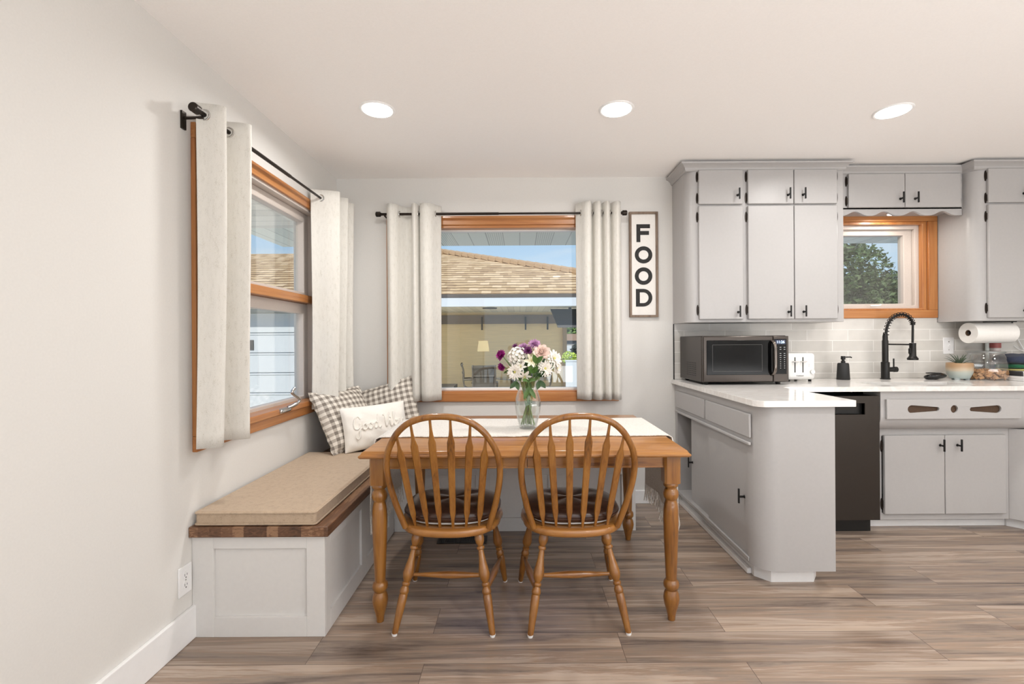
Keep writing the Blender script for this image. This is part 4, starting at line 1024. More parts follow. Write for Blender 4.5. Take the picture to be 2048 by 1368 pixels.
# ---------------------------------------------------------------- chairs
def chair():
    t = thing('windsor_chair', (0, 0, 0), None, 'chair', 'arrow-back oak chairs')
    # saddle seat
    out = []
    for i in range(48):
        a = 2*PI*i/48; c, s = math.cos(a), math.sin(a); p = 2.5
        d = (abs(c)**p+abs(s)**p)**(-1/p); wx = .232 if s > 0 else .226
        out.append((wx*c*d, .21*s*d))
    rings = [[(x*k, y*k, z) for x, y in out] for k, z in ((.93, .384), (.985, .390), (1.0, .402), (.99, .414), (.965, .419), (.80, .416), (.45, .410))]
    loft(MB(), rings).build('seat', OAKX, t, smooth=50)
    # bent bow
    half = [(0, .182), (.05, .197), (.10, .211), (.15, .222), (.20, .231), (.25, .2365), (.30, .236), (.35, .226), (.39, .208), (.43, .183), (.46, .153), (.48, .123), (.495, .083), (.503, .042), (.505, 0)]
    def bow(h): return -.150-.29*h
    P = [(-w_, bow(h), .412+h) for h, w_ in half] + [(w_, bow(h), .412+h) for h, w_ in half[::-1][1:]]
    MB().tube(spline(P, 4), .0142, 12, flat=(.95, .95), up=(0, 1, .29)).build('back_bow', OAKZ, t)
    # arrow spindles
    tops = [(-.184, .426), (-.122, .478), (-.042, .501), (.042, .501), (.122, .478), (.184, .426)]
    bots = [-.138, -.084, -.028, .028, .084, .138]
    wid = [(0, .006), (.07, .0065), (.10, .0085), (.15, .0128), (.20, .0132), (.76, .0158), (.785, .0158), (.85, .0085), (.90, .0062), (1.0, .005)]
    for (tx, th_), bx_ in zip(tops, bots):
        yb_ = -.165+abs(bx_)*.15
        p0 = Vector((bx_, yb_, .41)); p1_ = Vector((tx, bow(th_)+.002, .412+th_)); d = p1_-p0
        vs = []
        rings = []
        ax = Vector((1, 0, 0)); ax = (ax-d.normalized()*ax.dot(d.normalized())).normalized(); no = d.normalized().cross(ax)
        for f, w_ in wid:
            c = p0+d*f; tk = .0055 if w_ > .01 else .0055
            rings.append([c+ax*w_*.72-no*tk, c+ax*w_-no*tk*.2, c+ax*w_+no*tk*.2, c+ax*w_*.72+no*tk, c-ax*w_*.72+no*tk, c-ax*w_+no*tk*.2, c-ax*w_-no*tk*.2, c-ax*w_*.72-no*tk])
        loft(MB(), rings).build('spindle', OAKZ, t, smooth=35)
    # turned splayed legs
    lp = [(0, .012), (.04, .0175), (.09, .0215), (.13, .0185), (.165, .0112), (.172, .0165), (.185, .0175), (.198, .0165), (.205, .0112), (.30, .0145), (.38, .0205), (.44, .0235), (.48, .0195), (.515, .0118), (.522, .0165), (.535, .0175), (.548, .0165), (.556, .0125), (.585, .0185), (.605, .020), (.622, .0185), (.630, .0158), (.64, .0182), (.72, .0182), (.985, .0125), (1, .0115)]
    legs = [((-.132, -.125), (-.204, -.245)), ((.132, -.125), (.204, -.245)), ((-.172, .115), (-.230, .195)), ((.172, .115), (.230, .195))]
    ends = []
    for (a, b), (c, d) in legs:
        p0 = Vector((a, b, .395)); p1_ = Vector((c, d, .006)); ends.append((p0, p1_))
        lg = MB().tube([p0.lerp(p1_, f) for f, _ in lp], [r_ for _, r_ in lp], 16, up=(1, 0, 0)).build('leg', OAKZ, t)
        tag(MB().tube([p1_+Vector((0, 0, .004)), p1_-Vector((0, 0, .006))], [.0125, .0105], 14, up=(1, 0, 0)).build('foot_glide', TRIMW, lg), 'white plastic glide')
    sp_ = [(0, .0065), (.12, .0085), (.3, .013), (.45, .0165), (.55, .0165), (.7, .013), (.88, .0085), (1, .0065)]
    mids = []
    for r_, f_ in ((0, 2), (1, 3)):
        a, b = ends[r_][0].lerp(ends[r_][1], .60), ends[f_][0].lerp(ends[f_][1], .66)
        MB().tube([a.lerp(b, f) for f, _ in sp_], [q for _, q in sp_], 12, up=(1, 0, 0)).build('side_stretcher', OAKY, t); mids.append(a.lerp(b, .42))
    MB().tube([mids[0].lerp(mids[1], f) for f, _ in sp_], [q for _, q in sp_], 12, up=(0, 0, 1)).build('cross_stretcher', OAKX, t)
    return t
LEATH = flat('brown_vinyl', (70, 48, 38), .28, var=.12, nscale=90, bmp=.25)
def seat_pad():
    def fn(u, v):
        a = 2*PI*u; b = PI*(v-.5); c, s = math.cos(a), math.sin(a); p = 2.8
        d = (abs(c)**p+abs(s)**p)**(-1/p); k = abs(math.cos(b))**.42
        tuft = sum(.007*math.exp(-(((.215*c*d*k-tx)**2+(.185*s*d*k-ty)**2)/.0009)) for tx, ty in ((-.085, .07), (.085, .07), (-.085, -.06), (.085, -.06)))
        z = .032+.036*math.copysign(abs(math.sin(b))**.7, math.sin(b))
        return (.218*c*d*k, .185*s*d*k+.028, .4195+max(.0005, z*.98-(tuft if b > 0 else 0)))
    o = MB().grid(fn, 48, 22, wrap=True).build('seat_cushion', LEATH, None, smooth=180)
    P = []
    for i in range(48):
        a = 2*PI*i/48; c, s = math.cos(a), math.sin(a); d = (abs(c)**2.8+abs(s)**2.8)**(-1/2.8); P.append((.2185*c*d, .1855*s*d+.028, .4195+.030))
    MB().tube(P, .0035, 6, closed=True, up=(0, 0, 1)).build('piping', LEATH, o)
    m = MB()
    m.prism([(.19*math.cos(a)*(abs(math.cos(a))**2.8+abs(math.sin(a))**2.8)**(-1/2.8), .16*math.sin(a)*(abs(math.cos(a))**2.8+abs(math.sin(a))**2.8)**(-1/2.8)+.02) for a in [2*PI*i/40 for i in range(40)]], .4198, .428)
    tag(m.build('underside', flat('pale_backing', (222, 218, 212), .8), o), 'pale backing fabric under the pad')
    return o
ch = chair(); pad = seat_pad()
ch2, pad2 = copy_tree(ch), copy_tree(pad)
for c_, p_, x, y, r_, lab, side in ((ch, pad, -.318, 2.172, -1.5, 'left', ''), (ch2, pad2, .2315, 2.168, 1.8, 'right', '')):
    for o in (c_, p_): o.location = (x, y, 0); o.rotation_euler = (0, 0, math.radians(r_))
tag(ch, 'oak arrow-back chair nearer the tan bench, left of the two'); tag(ch2, 'oak arrow-back chair nearer the kitchen peninsula, right of the two')
tag(pad, 'brown vinyl seat cushion on the chair nearer the tan bench', 'cushion', 'brown chair cushions'); tag(pad2, 'brown vinyl seat cushion on the chair nearer the peninsula', 'cushion', 'brown chair cushions')

# ---------------------------------------------------------------- vase and flowers
VX, VY, VZ = .039, 2.43, TZ+.0085
t = thing('flower_vase', (VX, VY, VZ), 'clear squarish glass vase of water on the table runner', 'vase')
def vglass():
    m, tt, b = newmat('vase_glass'); b.inputs['Base Color'].default_value = (.96, .985, .975, 1); b.inputs['Roughness'].default_value = 0; b.inputs['Transmission Weight'].default_value = 1; b.inputs['IOR'].default_value = 1.42; return m
T_ = Matrix.Translation((VX, VY, VZ))
outp = [(.042, 0), (.045, .003), (.051, .03), (.0625, .08), (.068, .12), (.0645, .155), (.053, .190), (.0475, .206), (.050, .222), (.0595, .25)]
inp = [(.0572, .25), (.0475, .222), (.045, .206), (.0505, .190), (.062, .155), (.0655, .12), (.060, .08), (.0485, .034), (.041, .014)]
MB().lathe(outp+inp, 40, T_, power=3.4).build('glass', thin_glass('vase_glass_thin', (.985, .992, .99), .05, 1.0), t)
MB().lathe([(.040, .0145), (.048, .036), (.0593, .08), (.0648, .12), (.0648, .132), (.0642, .134)], 40, T_, power=3.4).build('water', thin_glass('water_thin', (.965, .98, .97), .03, .6), t)

def petal(m, base, d, up, L, W, cup=.3, taper=.5):
    """one curved petal from base along d, its face towards up"""
    d = d.normalized(); s = d.cross(up).normalized(); n_ = s.cross(d)
    rows = []
    for j in range(5):
        v = j/4; wv = W*math.sin(PI*min(1, (.12+.80*v)))**taper*.5
        if v == 1: wv *= .45
        c = base+d*L*v+n_*(cup*L*v*v)
        rows.append([c-s*wv+n_*wv*.3, c, c+s*wv+n_*wv*.3])
    vs = [p for r in rows for p in r]
    m.add(vs, [(r*3+c, r*3+c+1, r*3+c+4, r*3+c+3) for r in range(4) for c in range(2)])
def perp(n_):
    a = n_.cross(Vector((0, 0, 1)));
    if a.length < .1: a = Vector((1, 0, 0))
    a.normalize(); return a, n_.cross(a).normalized()
STEM = flat('flower_stem', (108, 134, 78), .5, var=.2, nscale=40)
LEAF = flat('flower_leaf', (74, 108, 48), .45, var=.25, nscale=50)
LEAF2 = flat('dark_leaf', (50, 78, 42), .45, var=.25, nscale=50)
rnd = random.Random(21)
def flower(name, kind, px, py, R, Y, label, mat, centre=None, face=None, leaves=1, cat='flower', lmat=None):
    c = at(px, py, Y)
    axis = Vector(face) if face else Vector(((c.x-VX)*4, -.8+(c.y-VY)*2, .55+(c.z-1.02)*3)); axis.normalize()
    a, b = perp(axis)
    t = thing(name, (VX, VY, VZ+.02), label, cat, 'flowers in the glass vase')
    e0 = Vector((VX-(c.x-VX)*.42+rnd.uniform(-.008, .008), VY-(c.y-VY)*.4+rnd.uniform(-.02, .02), VZ+.018))
    neck = Vector((VX+(c.x-VX)*.28, VY+(c.y-VY)*.3, VZ+.235))
    # keep every stem inside the neck of the vase
    neck.x = VX+max(-.034, min(.034, neck.x-VX)); neck.y = VY+max(-.034, min(.034, neck.y-VY))
    e0.x = VX+max(-.034, min(.034, e0.x-VX)); e0.y = VY+max(-.034, min(.034, e0.y-VY))
    back = c-axis*R*.35
    MB().tube(spline([e0, e0.lerp(neck, .5), neck, neck.lerp(back, .55)+Vector((0, 0, .006)), back], 5), .0031, 7).build('stem', STEM, t)
    m = MB()
    def ringp(n_, el, L, W, r0=0, cup=.2, off=0, taper=.5):
        for k in range(n_):
            th = 2*PI*(k+off)/n_+rnd.uniform(-.1, .1); rad = a*math.cos(th)+b*math.sin(th); e_ = el+rnd.uniform(-.08, .08)
            d = rad*math.cos(e_)+axis*math.sin(e_)
            petal(m, c+rad*r0, d, axis if e_ < 1.2 else -rad, L*rnd.uniform(.9, 1.08), W, cup, taper)
    if kind == 'daisy':
        ringp(16, .05, R, R*.30, R*.08, .02); ringp(14, .35, R*.86, R*.28, R*.06, .05, .5); ringp(10, .7, R*.6, R*.24, R*.04, .05)
    elif kind == 'mum':
        for q, (el, L) in enumerate(((-.15, 1), (.15, .98), (.45, .9), (.75, .78), (1.05, .62), (1.3, .45))): ringp(18-q*2, el, R*L, R*.22, R*.05, .12, q*.5)
    elif kind == 'carnation':
        for q, (el, L) in enumerate(((-.1, 1), (.3, .98), (.65, .92), (1.0, .85), (1.3, .75))):
            ringp(11-q, el, R*L, R*.55, 0, .25, q*.4, .3)
    elif kind == 'rose':
        for q, (el, L, W) in enumerate(((0, 1, .7), (.35, .95, .62), (.65, .88, .55), (.95, .8, .45), (1.2, .68, .36), (1.42, .5, .3))): ringp(9-q, el, R*L, R*W, R*.04, .35, q*.5, .35)
    elif kind == 'lily':
        ringp(3, .30, R, R*.42, 0, -.10, 0, .7); ringp(3, .42, R*.95, R*.34, 0, -.10, .5, .7)
    elif kind == 'cluster':
        for k in range(74):
            z = 1-1.6*(k+.5)/74; r_ = math.sqrt(max(0, 1-z*z)); th = k*2.39996
            n_ = (axis*z+(a*math.cos(th)+b*math.sin(th))*r_); q = c+n_*R*.84*(1+rnd.uniform(-.12, .08)); a2, b2 = perp(n_); o_ = rnd.uniform(0, 2)
            for j in range(5):
                d = a2*math.cos(o_+j*2*PI/5)+b2*math.sin(o_+j*2*PI/5); petal(m, q, d+n_*.35, n_, R*.20, R*.15, .05, .5)
    elif kind == 'bud':
        ringp(6, 1.1, R, R*.7, 0, .3, 0, .4); ringp(5, .75, R*.9, R*.6, 0, .3, .5, .4)
    m.build('bloom', mat, t, smooth=180, fixn=False)
    if centre and kind in ('daisy', 'lily', 'mum'):
        if kind == 'lily':
            m = MB()
            for k in range(6):
                th = k*PI/3; d = axis+(a*math.cos(th)+b*math.sin(th))*.25; m.tube([c, c+d*R*.45, c+d*R*.6], [.0008, .0008, .002], 5)
            m.build('stamens', centre, t)
        else: MB().lathe([(R*.10, -.002), (R*.2, R*.06), (R*.16, R*.14), (R*.05, R*.17)], 14, Matrix.Translation(c) @ axis.to_track_quat('Z', 'Y').to_matrix().to_4x4()).build('centre', centre, t)
    for k in range(leaves):
        f = .45+.3*k; q = neck.lerp(back, f); th = rnd.uniform(0, 6.28); d = Vector((math.cos(th), math.sin(th)*.6-.3, .15+rnd.uniform(-.3, .4)))
        m = MB(); petal(m, q, d, Vector((0, -.5, 1)), rnd.uniform(.045, .07), .026, -.15, .8); m.build('leaf', lmat or (LEAF if k % 2 == 0 else LEAF2), t, smooth=180, fixn=False)
    return t
WH = flat('white_petal', (240, 236, 228), .6, var=.03); CR = flat('cream_petal', (238, 232, 206), .6, var=.05); MG = flat('magenta_petal', (150, 28, 120), .6, var=.12); PU = flat('mauve_petal', (184, 138, 178), .6, var=.12)
PU2 = flat('plum_petal', (126, 64, 116), .6, var=.12); PK = flat('blush_petal', (240, 220, 210), .6, var=.06); RD = flat('wine_petal', (112, 26, 62), .6, var=.12); YE = flat('flower_eye', (196, 190, 110), .7, var=.2, nscale=300)
flower('hydrangea', 'cluster', 1036, 714, .058, 2.43, 'big white clustered hydrangea head left of centre in the vase', WH, leaves=2)
flower('carnation', 'carnation', 1003, 711, .030, 2.42, 'larger magenta carnation at the left end of the bouquet', MG, face=(-.7, -.6, .4))
flower('carnation', 'carnation', 1004, 733, .023, 2.41, 'smaller magenta carnation hanging below the larger magenta one', MG, face=(-.6, -.6, -.4))
flower('chrysanthemum', 'mum', 1069, 689, .034, 2.42, 'mauve chrysanthemum topmost in the bouquet', PU, PU2, face=(.05, -.65, .75), leaves=0)
flower('chrysanthemum', 'mum', 1047, 695, .030, 2.45, 'mauve chrysanthemum just left of the topmost one', PU, PU2, face=(-.1, -.5, .8), leaves=0)
flower('chrysanthemum', 'mum', 1030, 693, .020, 2.47, 'small plum chrysanthemum at the upper left edge of the bouquet', PU2, PU2, face=(-.5, -.3, .7), leaves=0)
flower('carnation', 'carnation', 1056, 702, .024, 2.40, 'plum carnation tucked between the hydrangea and blush rose', PU2, face=(0, -.8, .5), leaves=0)
flower('rose', 'rose', 1083, 706, .045, 2.40, 'blush pink rose right of centre in the bouquet', PK, face=(.1, -.85, .45), leaves=1)
flower('daisy', 'daisy', 1108, 717, .046, 2.42, 'white daisy highest on the right side of the bouquet', WH, YE, face=(.55, -.7, .35))
flower('daisy', 'daisy', 1090, 737, .040, 2.38, 'white daisy low on the right below the blush rose', WH, YE, face=(.3, -.85, .1))
flower('daisy', 'daisy', 1030, 744, .040, 2.36, 'white daisy low on the left under the hydrangea', WH, YE, face=(-.3, -.85, .0))
flower('lily', 'lily', 1063, 723, .046, 2.37, 'cream lily facing front in the middle of the bouquet', CR, YE, face=(.05, -.9, .3))
flower('lily', 'lily', 1050, 751, .040, 2.36, 'white lily drooping just above the vase rim', WH, YE, face=(-.1, -.8, -.45))
flower('lily', 'lily', 1017, 735, .034, 2.43, 'cream lily opening sideways beside the smaller magenta carnation', CR, YE, face=(-.7, -.5, -.3))
flower('carnation', 'bud', 1097, 746, .016, 2.40, 'wine red bud lowest on the right of the bouquet', RD, face=(.5, -.6, -.2), leaves=0)
flower('carnation', 'bud', 1101, 729, .012, 2.41, 'tiny wine red bud in front of the right white daisy', RD, face=(.5, -.6, .5), leaves=0)
flower('lily', 'lily', 1042, 735, .038, 2.38, 'white lily half open between the hydrangea and the low left daisy', WH, YE, face=(-.2, -.8, .4))
flower('daisy', 'daisy', 1114, 736, .034, 2.43, 'white daisy at the far right edge of the bouquet, under the highest one', WH, YE, face=(.75, -.5, -.1))
flower('lily', 'lily', 1079, 742, .036, 2.39, 'cream lily low beside the daisy below the blush rose', CR, YE, face=(.25, -.85, -.2))
# loose leafy sprigs
def sprig(pts, label, L, W, mat):
    t = thing('leaf_sprig', (VX, VY, VZ+.02), label, 'foliage', 'flowers in the glass vase')
    P = [Vector((VX+rnd.uniform(-.02, .02), VY+rnd.uniform(-.02, .02), VZ+.018)), Vector((VX, VY-.02, VZ+.236))]+[at(*p) for p in pts]
    P[1].x = VX+max(-.034, min(.034, P[2].x-VX)); Q = spline(P, 5); MB().tube(Q, .002, 6).build('stem', STEM, t)
    for k in range(2, len(P)):
        d = (P[k]-P[k-1]).normalized()
        for sg in (-1, 1):
            m = MB(); dd_ = d+Vector((sg*.55, -.25, 0)); petal(m, P[k], dd_, Vector((0, -.9, .4)), L, W, -.12, .8); m.build('leaf', mat, t, smooth=180, fixn=False)
    return t
sprig([(1066, 745, 2.36), (1072, 726, 2.34)], 'bright green leaves in front of the cream lily', .052, .026, LEAF)
sprig([(1038, 752, 2.38), (1033, 764, 2.36)], 'dark leaves drooping over the left side of the vase rim', .05, .024, LEAF2)
sprig([(1076, 752, 2.38), (1079, 762, 2.37)], 'dark broad leaves over the right side of the vase rim', .048, .026, LEAF2)
sprig([(1057, 762, 2.355), (1058, 775, 2.35)], 'long green leaf hanging down over the front of the vase', .065, .022, LEAF)
sprig([(1045, 745, 2.42), (1050, 735, 2.42)], 'dark leaves deep inside the bouquet behind the white lily', .06, .034, LEAF2)
sprig([(1080, 752, 2.40), (1088, 740, 2.40)], 'dark leaves deep inside the bouquet under the cream lily', .06, .036, LEAF2)

# ---------------------------------------------------------------- sign, outlet, floor vent
t = thing('wall_sign', (.925, YB, 1.39), 'narrow white wooden sign reading FOOD in black letters beside the curtain', 'sign')
sx0, sx1, sz0, sz1 = .818, 1.031, 1.39, 2.174
FR = wood('sign_frame_wood', 'Z', (84, 70, 60), (118, 100, 86), (140, 122, 106), .7, 30, 10, 0)
B(sx0+.004, sx1-.004, YB-.012, YB-.001, sz0+.004, sz1-.004).build('board', flat('sign_white', (232, 229, 224), .7, var=.02, nscale=80), t)
m = MB().box(sx0, sx0+.016, YB-.026, YB-.001, sz0, sz1).box(sx1-.016, sx1, YB-.026, YB-.001, sz0, sz1).box(sx0+.016, sx1-.016, YB-.026, YB-.001, sz1-.016, sz1).box(sx0+.016, sx1-.016, YB-.026, YB-.001, sz0, sz0+.016)
m.build('frame', FR, t, bevel=.001, smooth=0)
LET = flat('worn_black_paint', (44, 43, 42), .8, var=.55, nscale=70, scale=(3, 1, .6))
def sp_(zx, zy): return at(740+zx*.32895, 380+zy*.32895, YB-.012)
def ell(cx_, cz_, rx, rz, n=36): return [(cx_+rx*math.cos(2*PI*i/n), cz_+rz*math.sin(2*PI*i/n)) for i in range(n)]
y0_, y1_ = YB-.0135, YB-.0119
a, b = sp_(1620, 317), sp_(1702, 208); st = .029; w_, h_ = b.x-a.x, b.z-a.z; m = MB()
m.prism([(a.x, a.z), (a.x+st, a.z), (a.x+st, a.z+h_*.40), (b.x-.008, a.z+h_*.40), (b.x-.008, a.z+h_*.62), (a.x+st, a.z+h_*.62), (a.x+st, b.z-.030), (b.x, b.z-.030), (b.x, b.z), (a.x, b.z)], y0_, y1_, 'Y')
m.build('letter', LET, t, smooth=0)
for (t0, t1) in ((342, 447), (470, 577)):
    a, b = sp_(1610, t1), sp_(1716, t0); cx_, cz_ = (a.x+b.x)/2, (a.z+b.z)/2; rx, rz = (b.x-a.x)/2, (b.z-a.z)/2
    plate(ell(cx_, cz_, rx, rz), [ell(cx_, cz_, rx-.029, rz-.029)], y0_, y1_, 'Y').build('letter', LET, t, smooth=0)
a, b = sp_(1617, 709), sp_(1716, 601); cz_, rz, w_ = (a.z+b.z)/2, (b.z-a.z)/2, b.x-a.x
def dee(x0_, x1_, z0_, z1_, r):
    return [(x0_, z0_), (x1_-r, z0_)] + [(x1_-r+r*math.cos(q), (z0_+z1_)/2+(z1_-z0_)/2*math.sin(q)) for q in [-PI/2+PI*i/20 for i in range(1, 20)]] + [(x1_-r, z1_), (x0_, z1_)]
plate(dee(a.x, b.x, a.z, b.z, w_*.55), [dee(a.x+.029, b.x-.028, a.z+.026, b.z-.026, w_*.32)], y0_, y1_, 'Y').build('letter', LET, t, smooth=0)

t = thing('wall_outlet', (XL, 1.882, .26), 'white duplex outlet on the left wall low beside the bench', 'outlet')
oy, oz = 1.882, .262
B(XL, XL+.006, oy-.036, oy+.036, oz-.058, oz+.058).build('cover_plate', TRIMW, t, bevel=.002)
for dz in (-.02, .02):
    m = MB().tube([(XL+.004, oy, oz+dz), (XL+.0075, oy, oz+dz)], .0165, 20); s_ = m.build('socket', TRIMW, t)
    m = MB().box(XL+.007, XL+.0079, oy-.0075, oy-.0055, oz+dz-.004, oz+dz+.006).box(XL+.007, XL+.0079, oy+.0055, oy+.0075, oz+dz-.003, oz+dz+.005).box(XL+.007, XL+.0079, oy-.0025, oy+.0025, oz+dz-.012, oz+dz-.0075)
    m.build('slots', BLACK, s_)
MB().tube([(XL+.005, oy, oz), (XL+.0075, oy, oz)], .003, 8).build('screw', CHROME, t)

t = thing('floor_register', (-.36, 2.86, 0), 'dark metal floor register set in the planks under the table', 'floor vent')
m = MB().box(-.51, -.21, 2.80, 2.812, 0, .004).box(-.51, -.21, 2.898, 2.91, 0, .004).box(-.51, -.498, 2.812, 2.898, 0, .004).box(-.222, -.21, 2.812, 2.898, 0, .004); m.build('frame', BRONZE, t)
m = MB()
for k in range(22): m.box(-.494+k*.0125, -.488+k*.0125, 2.812, 2.898, .0005, .0035)
m.build('grille', BRONZE, t); B(-.498, -.222, 2.812, 2.898, .0001, .0004).build('duct', BLACK, t)

# floor lamp in the room behind the camera (it mirrors in the window)
t = thing('floor_lamp', (-.77, -2.6, 0), 'floor lamp with a cream shade mirrored in the back window', 'lamp')
T_ = Matrix.Translation((-.77, -2.6, 0))
MB().lathe([(.13, 0), (.13, .012), (.02, .02)], 24, T_).build('base', BRONZE, t); MB().lathe([(.009, .02), (.009, 1.05)], 12, T_).build('pole', BRONZE, t)
m = MB()
m.grid(lambda u, v: (-.77+(.125-.03*v)*math.cos(2*PI*u), -2.6+(.125-.03*v)*math.sin(2*PI*u), 1.0+.22*v), 32, 6, wrap=True)
m.build('lamp_shade', emit('lit_shade', (255, 236, 190), 5), t, solid=.002)

# ================================================================ OUTSIDE
GZ = -.38
struct(MB().box(-40, 40, 3.7, 60, GZ-.1, GZ).box(-40, XL-.16, -20, 3.7, GZ-.1, GZ).build('ground', flat('pale_bounce_ground', (206, 202, 192), .95, var=.08, nscale=2)))  # ground made pale so it bounces light up to the soffits
def soffit_mat(name, ax, rgb):
    m, tt, b = newmat(name)
    c = N(tt, 'ShaderNodeTexCoord'); s = N(tt, 'ShaderNodeSeparateXYZ'); tt.links.new(c.outputs['Object'], s.inputs[0])
    def saw(per):
        a = N(tt, 'ShaderNodeMath', operation='MULTIPLY'); tt.links.new(s.outputs[ax], a.inputs[0]); a.inputs[1].default_value = 1/per
        f = N(tt, 'ShaderNodeMath', operation='FRACT'); tt.links.new(a.outputs[0], f.inputs[0]); return f.outputs[0]
    A_ = ramp(tt, saw(.143), [(.0, (.45, .45, .45)), (.03, (.5, .5, .5)), (.06, (1, 1, 1))])
    fine = ramp(tt, saw(.0178), [(.0, (.72, .72, .72)), (.4, (.75, .75, .75)), (.5, (1, 1, 1))])
    sel = ramp(tt, saw(.429), [(.34, (0, 0, 0)), (.345, (1, 1, 1)), (.66, (1, 1, 1)), (.665, (0, 0, 0))])
    mk = N(tt, 'ShaderNodeMix', data_type='RGBA'); tt.links.new(sel, mk.inputs['Factor']); mk.inputs['A'].default_value = (1, 1, 1, 1); tt.links.new(fine, mk.inputs['B'])
    m1 = N(tt, 'ShaderNodeMix', data_type='RGBA', blend_type='MULTIPLY'); m1.inputs['Factor'].default_value = 1; tt.links.new(mk.outputs['Result'], m1.inputs['A']); tt.links.new(A_, m1.inputs['B'])
    m2 = N(tt, 'ShaderNodeMix', data_type='RGBA', blend_type='MULTIPLY'); m2.inputs['Factor'].default_value = 1; tt.links.new(m1.outputs['Result'], m2.inputs['A']); m2.inputs['B'].default_value = (*lin(rgb), 1)
    tt.links.new(m2.outputs['Result'], b.inputs['Base Color']); b.inputs['Roughness'].default_value = .5; return m
struct(B(-2.22, 7, YB+.17, 4.37, 2.115, 2.24).build('trim_1', soffit_mat('soffit_back', 'X', (226, 228, 216)), smooth=0))
struct(B(-2.22, XL-.151, -5, YB+.169, 2.115, 2.24).build('trim_2', soffit_mat('soffit_side', 'Y', (232, 226, 214)), smooth=0))

def shingle():
    m, tt, b = newmat('cedar_shingles')
    co = coords(tt, (1, 1, 1)); n0 = N(tt, 'ShaderNodeTexNoise'); n0.inputs['Scale'].default_value = 2.2; n0.inputs['Detail'].default_value = 4; tt.links.new(co, n0.inputs['Vector'])
    ad = N(tt, 'ShaderNodeVectorMath', operation='MULTIPLY_ADD'); tt.links.new(n0.outputs['Color'], ad.inputs[0]); ad.inputs[1].default_value = (.0, .10, 0); tt.links.new(co, ad.inputs[2])
    br = N(tt, 'ShaderNodeTexBrick'); br.offset = .43; br.inputs['Color1'].default_value = (0, 0, 0, 1); br.inputs['Color2'].default_value = (1, 1, 1, 1); br.inputs['Mortar'].default_value = (0, 0, 0, 1)
    br.inputs['Scale'].default_value = 1; br.inputs['Brick Width'].default_value = .30; br.inputs['Row Height'].default_value = .27; br.inputs['Mortar Size'].default_value = .022; br.inputs['Mortar Smooth'].default_value = .3
    tt.links.new(ad.outputs[0], br.inputs['Vector'])
    br.inputs['Mortar Size'].default_value = 0.0; br.inputs['Brick Width'].default_value = .21
    c1 = ramp(tt, br.outputs['Color'], [(0, lin((166, 138, 104))), (.5, lin((188, 160, 122))), (1, lin((208, 182, 146)))])
    s = N(tt, 'ShaderNodeSeparateXYZ'); tt.links.new(ad.outputs[0], s.inputs[0])
    n3 = N(tt, 'ShaderNodeTexNoise'); n3.inputs['Scale'].default_value = 5; n3.inputs['Detail'].default_value = 3; tt.links.new(coords(tt, (1, .3, 1)), n3.inputs['Vector'])
    q = N(tt, 'ShaderNodeMath', operation='MULTIPLY_ADD'); tt.links.new(n3.outputs['Fac'], q.inputs[0]); q.inputs[1].default_value = .085; tt.links.new(s.outputs['Y'], q.inputs[2])
    d = N(tt, 'ShaderNodeMath', operation='DIVIDE'); tt.links.new(q.outputs[0], d.inputs[0]); d.inputs[1].default_value = .27
    f = N(tt, 'ShaderNodeMath', operation='FRACT'); tt.links.new(d.outputs[0], f.inputs[0])
    ln = ramp(tt, f.outputs[0], [(0, (.24, .19, .15)), (.20, (.34, .28, .24)), (.34, (1, 1, 1))])
    mk = N(tt, 'ShaderNodeMix', data_type='RGBA', blend_type='MULTIPLY'); mk.inputs['Factor'].default_value = 1; tt.links.new(c1, mk.inputs['A']); tt.links.new(ln, mk.inputs['B'])
    tt.links.new(mk.outputs['Result'], b.inputs['Base Color']); b.inputs['Roughness'].default_value = .9; b.inputs['Specular IOR Level'].default_value = .1
    bump(tt, b, f.outputs[0], .4, .03); return m
t = thing('neighbor_house', (0, 12, GZ), 'tan house with cedar shingle roof and covered patio beyond the windows', 'house')
ez = 2.22
vs = [(-16, 10, ez), (4.0, 10, ez), (-2.7, 15.6, ez+1.96), (-16, 15.6, ez+1.96), (4.0, 21, ez), (-16, 21, ez)]
vs2 = [(x, y, z-.07) for x, y, z in vs]
m = MB().add(vs+vs2, [(0, 1, 2, 3), (1, 4, 2), (3, 2, 4, 5), (9, 8, 7, 6), (8, 10, 7), (11, 10, 8, 9), (0, 6, 7, 1), (1, 7, 10, 4), (4, 10, 11, 5), (5, 11, 9, 3), (3, 9, 6, 0)])
m.v = m.v; m.build('roof', shingle(), t, smooth=0)
m = MB(); hp = [Vector((4.05, 9.97, ez+.02)).lerp(Vector((-2.7, 15.6, ez+2.0)), i/30) for i in range(31)]
for i in range(30): m.tube([hp[i], hp[i].lerp(hp[i+1], 1.15)+Vector((0, 0, .03))], [.10, .085], 6)
m.build('hip_ridge', flat('ridge_shingle', (160, 132, 100), .9, var=.15), t)
B(-16, 4.05, 9.93, 9.99, ez-.075, ez-.002).build('drip_edge', flat('dark_drip', (70, 64, 60), .6), t)
B(-16, 4.03, 9.94, 10.0, 1.955, ez-.076).build('gutter', flat('gutter_white', (190, 194, 198), .5), t)
B(-16, 4.0, 10.0, 12.2, 1.965, 1.99).build('patio_ceiling', soffit_mat('patio_soffit', 'X', (232, 226, 204)), t, smooth=0)
SID = flat('tan_siding', (248, 220, 168), .8, var=.06, nscale=3, scale=(1, 1, 26))
B(-3.4, 1.16, 12.2, 12.3, GZ, 1.97).build('patio_wall', SID, t)
B(-3.5, -3.4, 10.4, 12.3, GZ, 1.97).build('patio_side_wall', SID, t)
bm_ = B(-3.4, 1.16, 12.12, 12.2, 1.66, 1.89).build('beam', flat('dark_beam', (128, 114, 102), .8, var=.1), t)
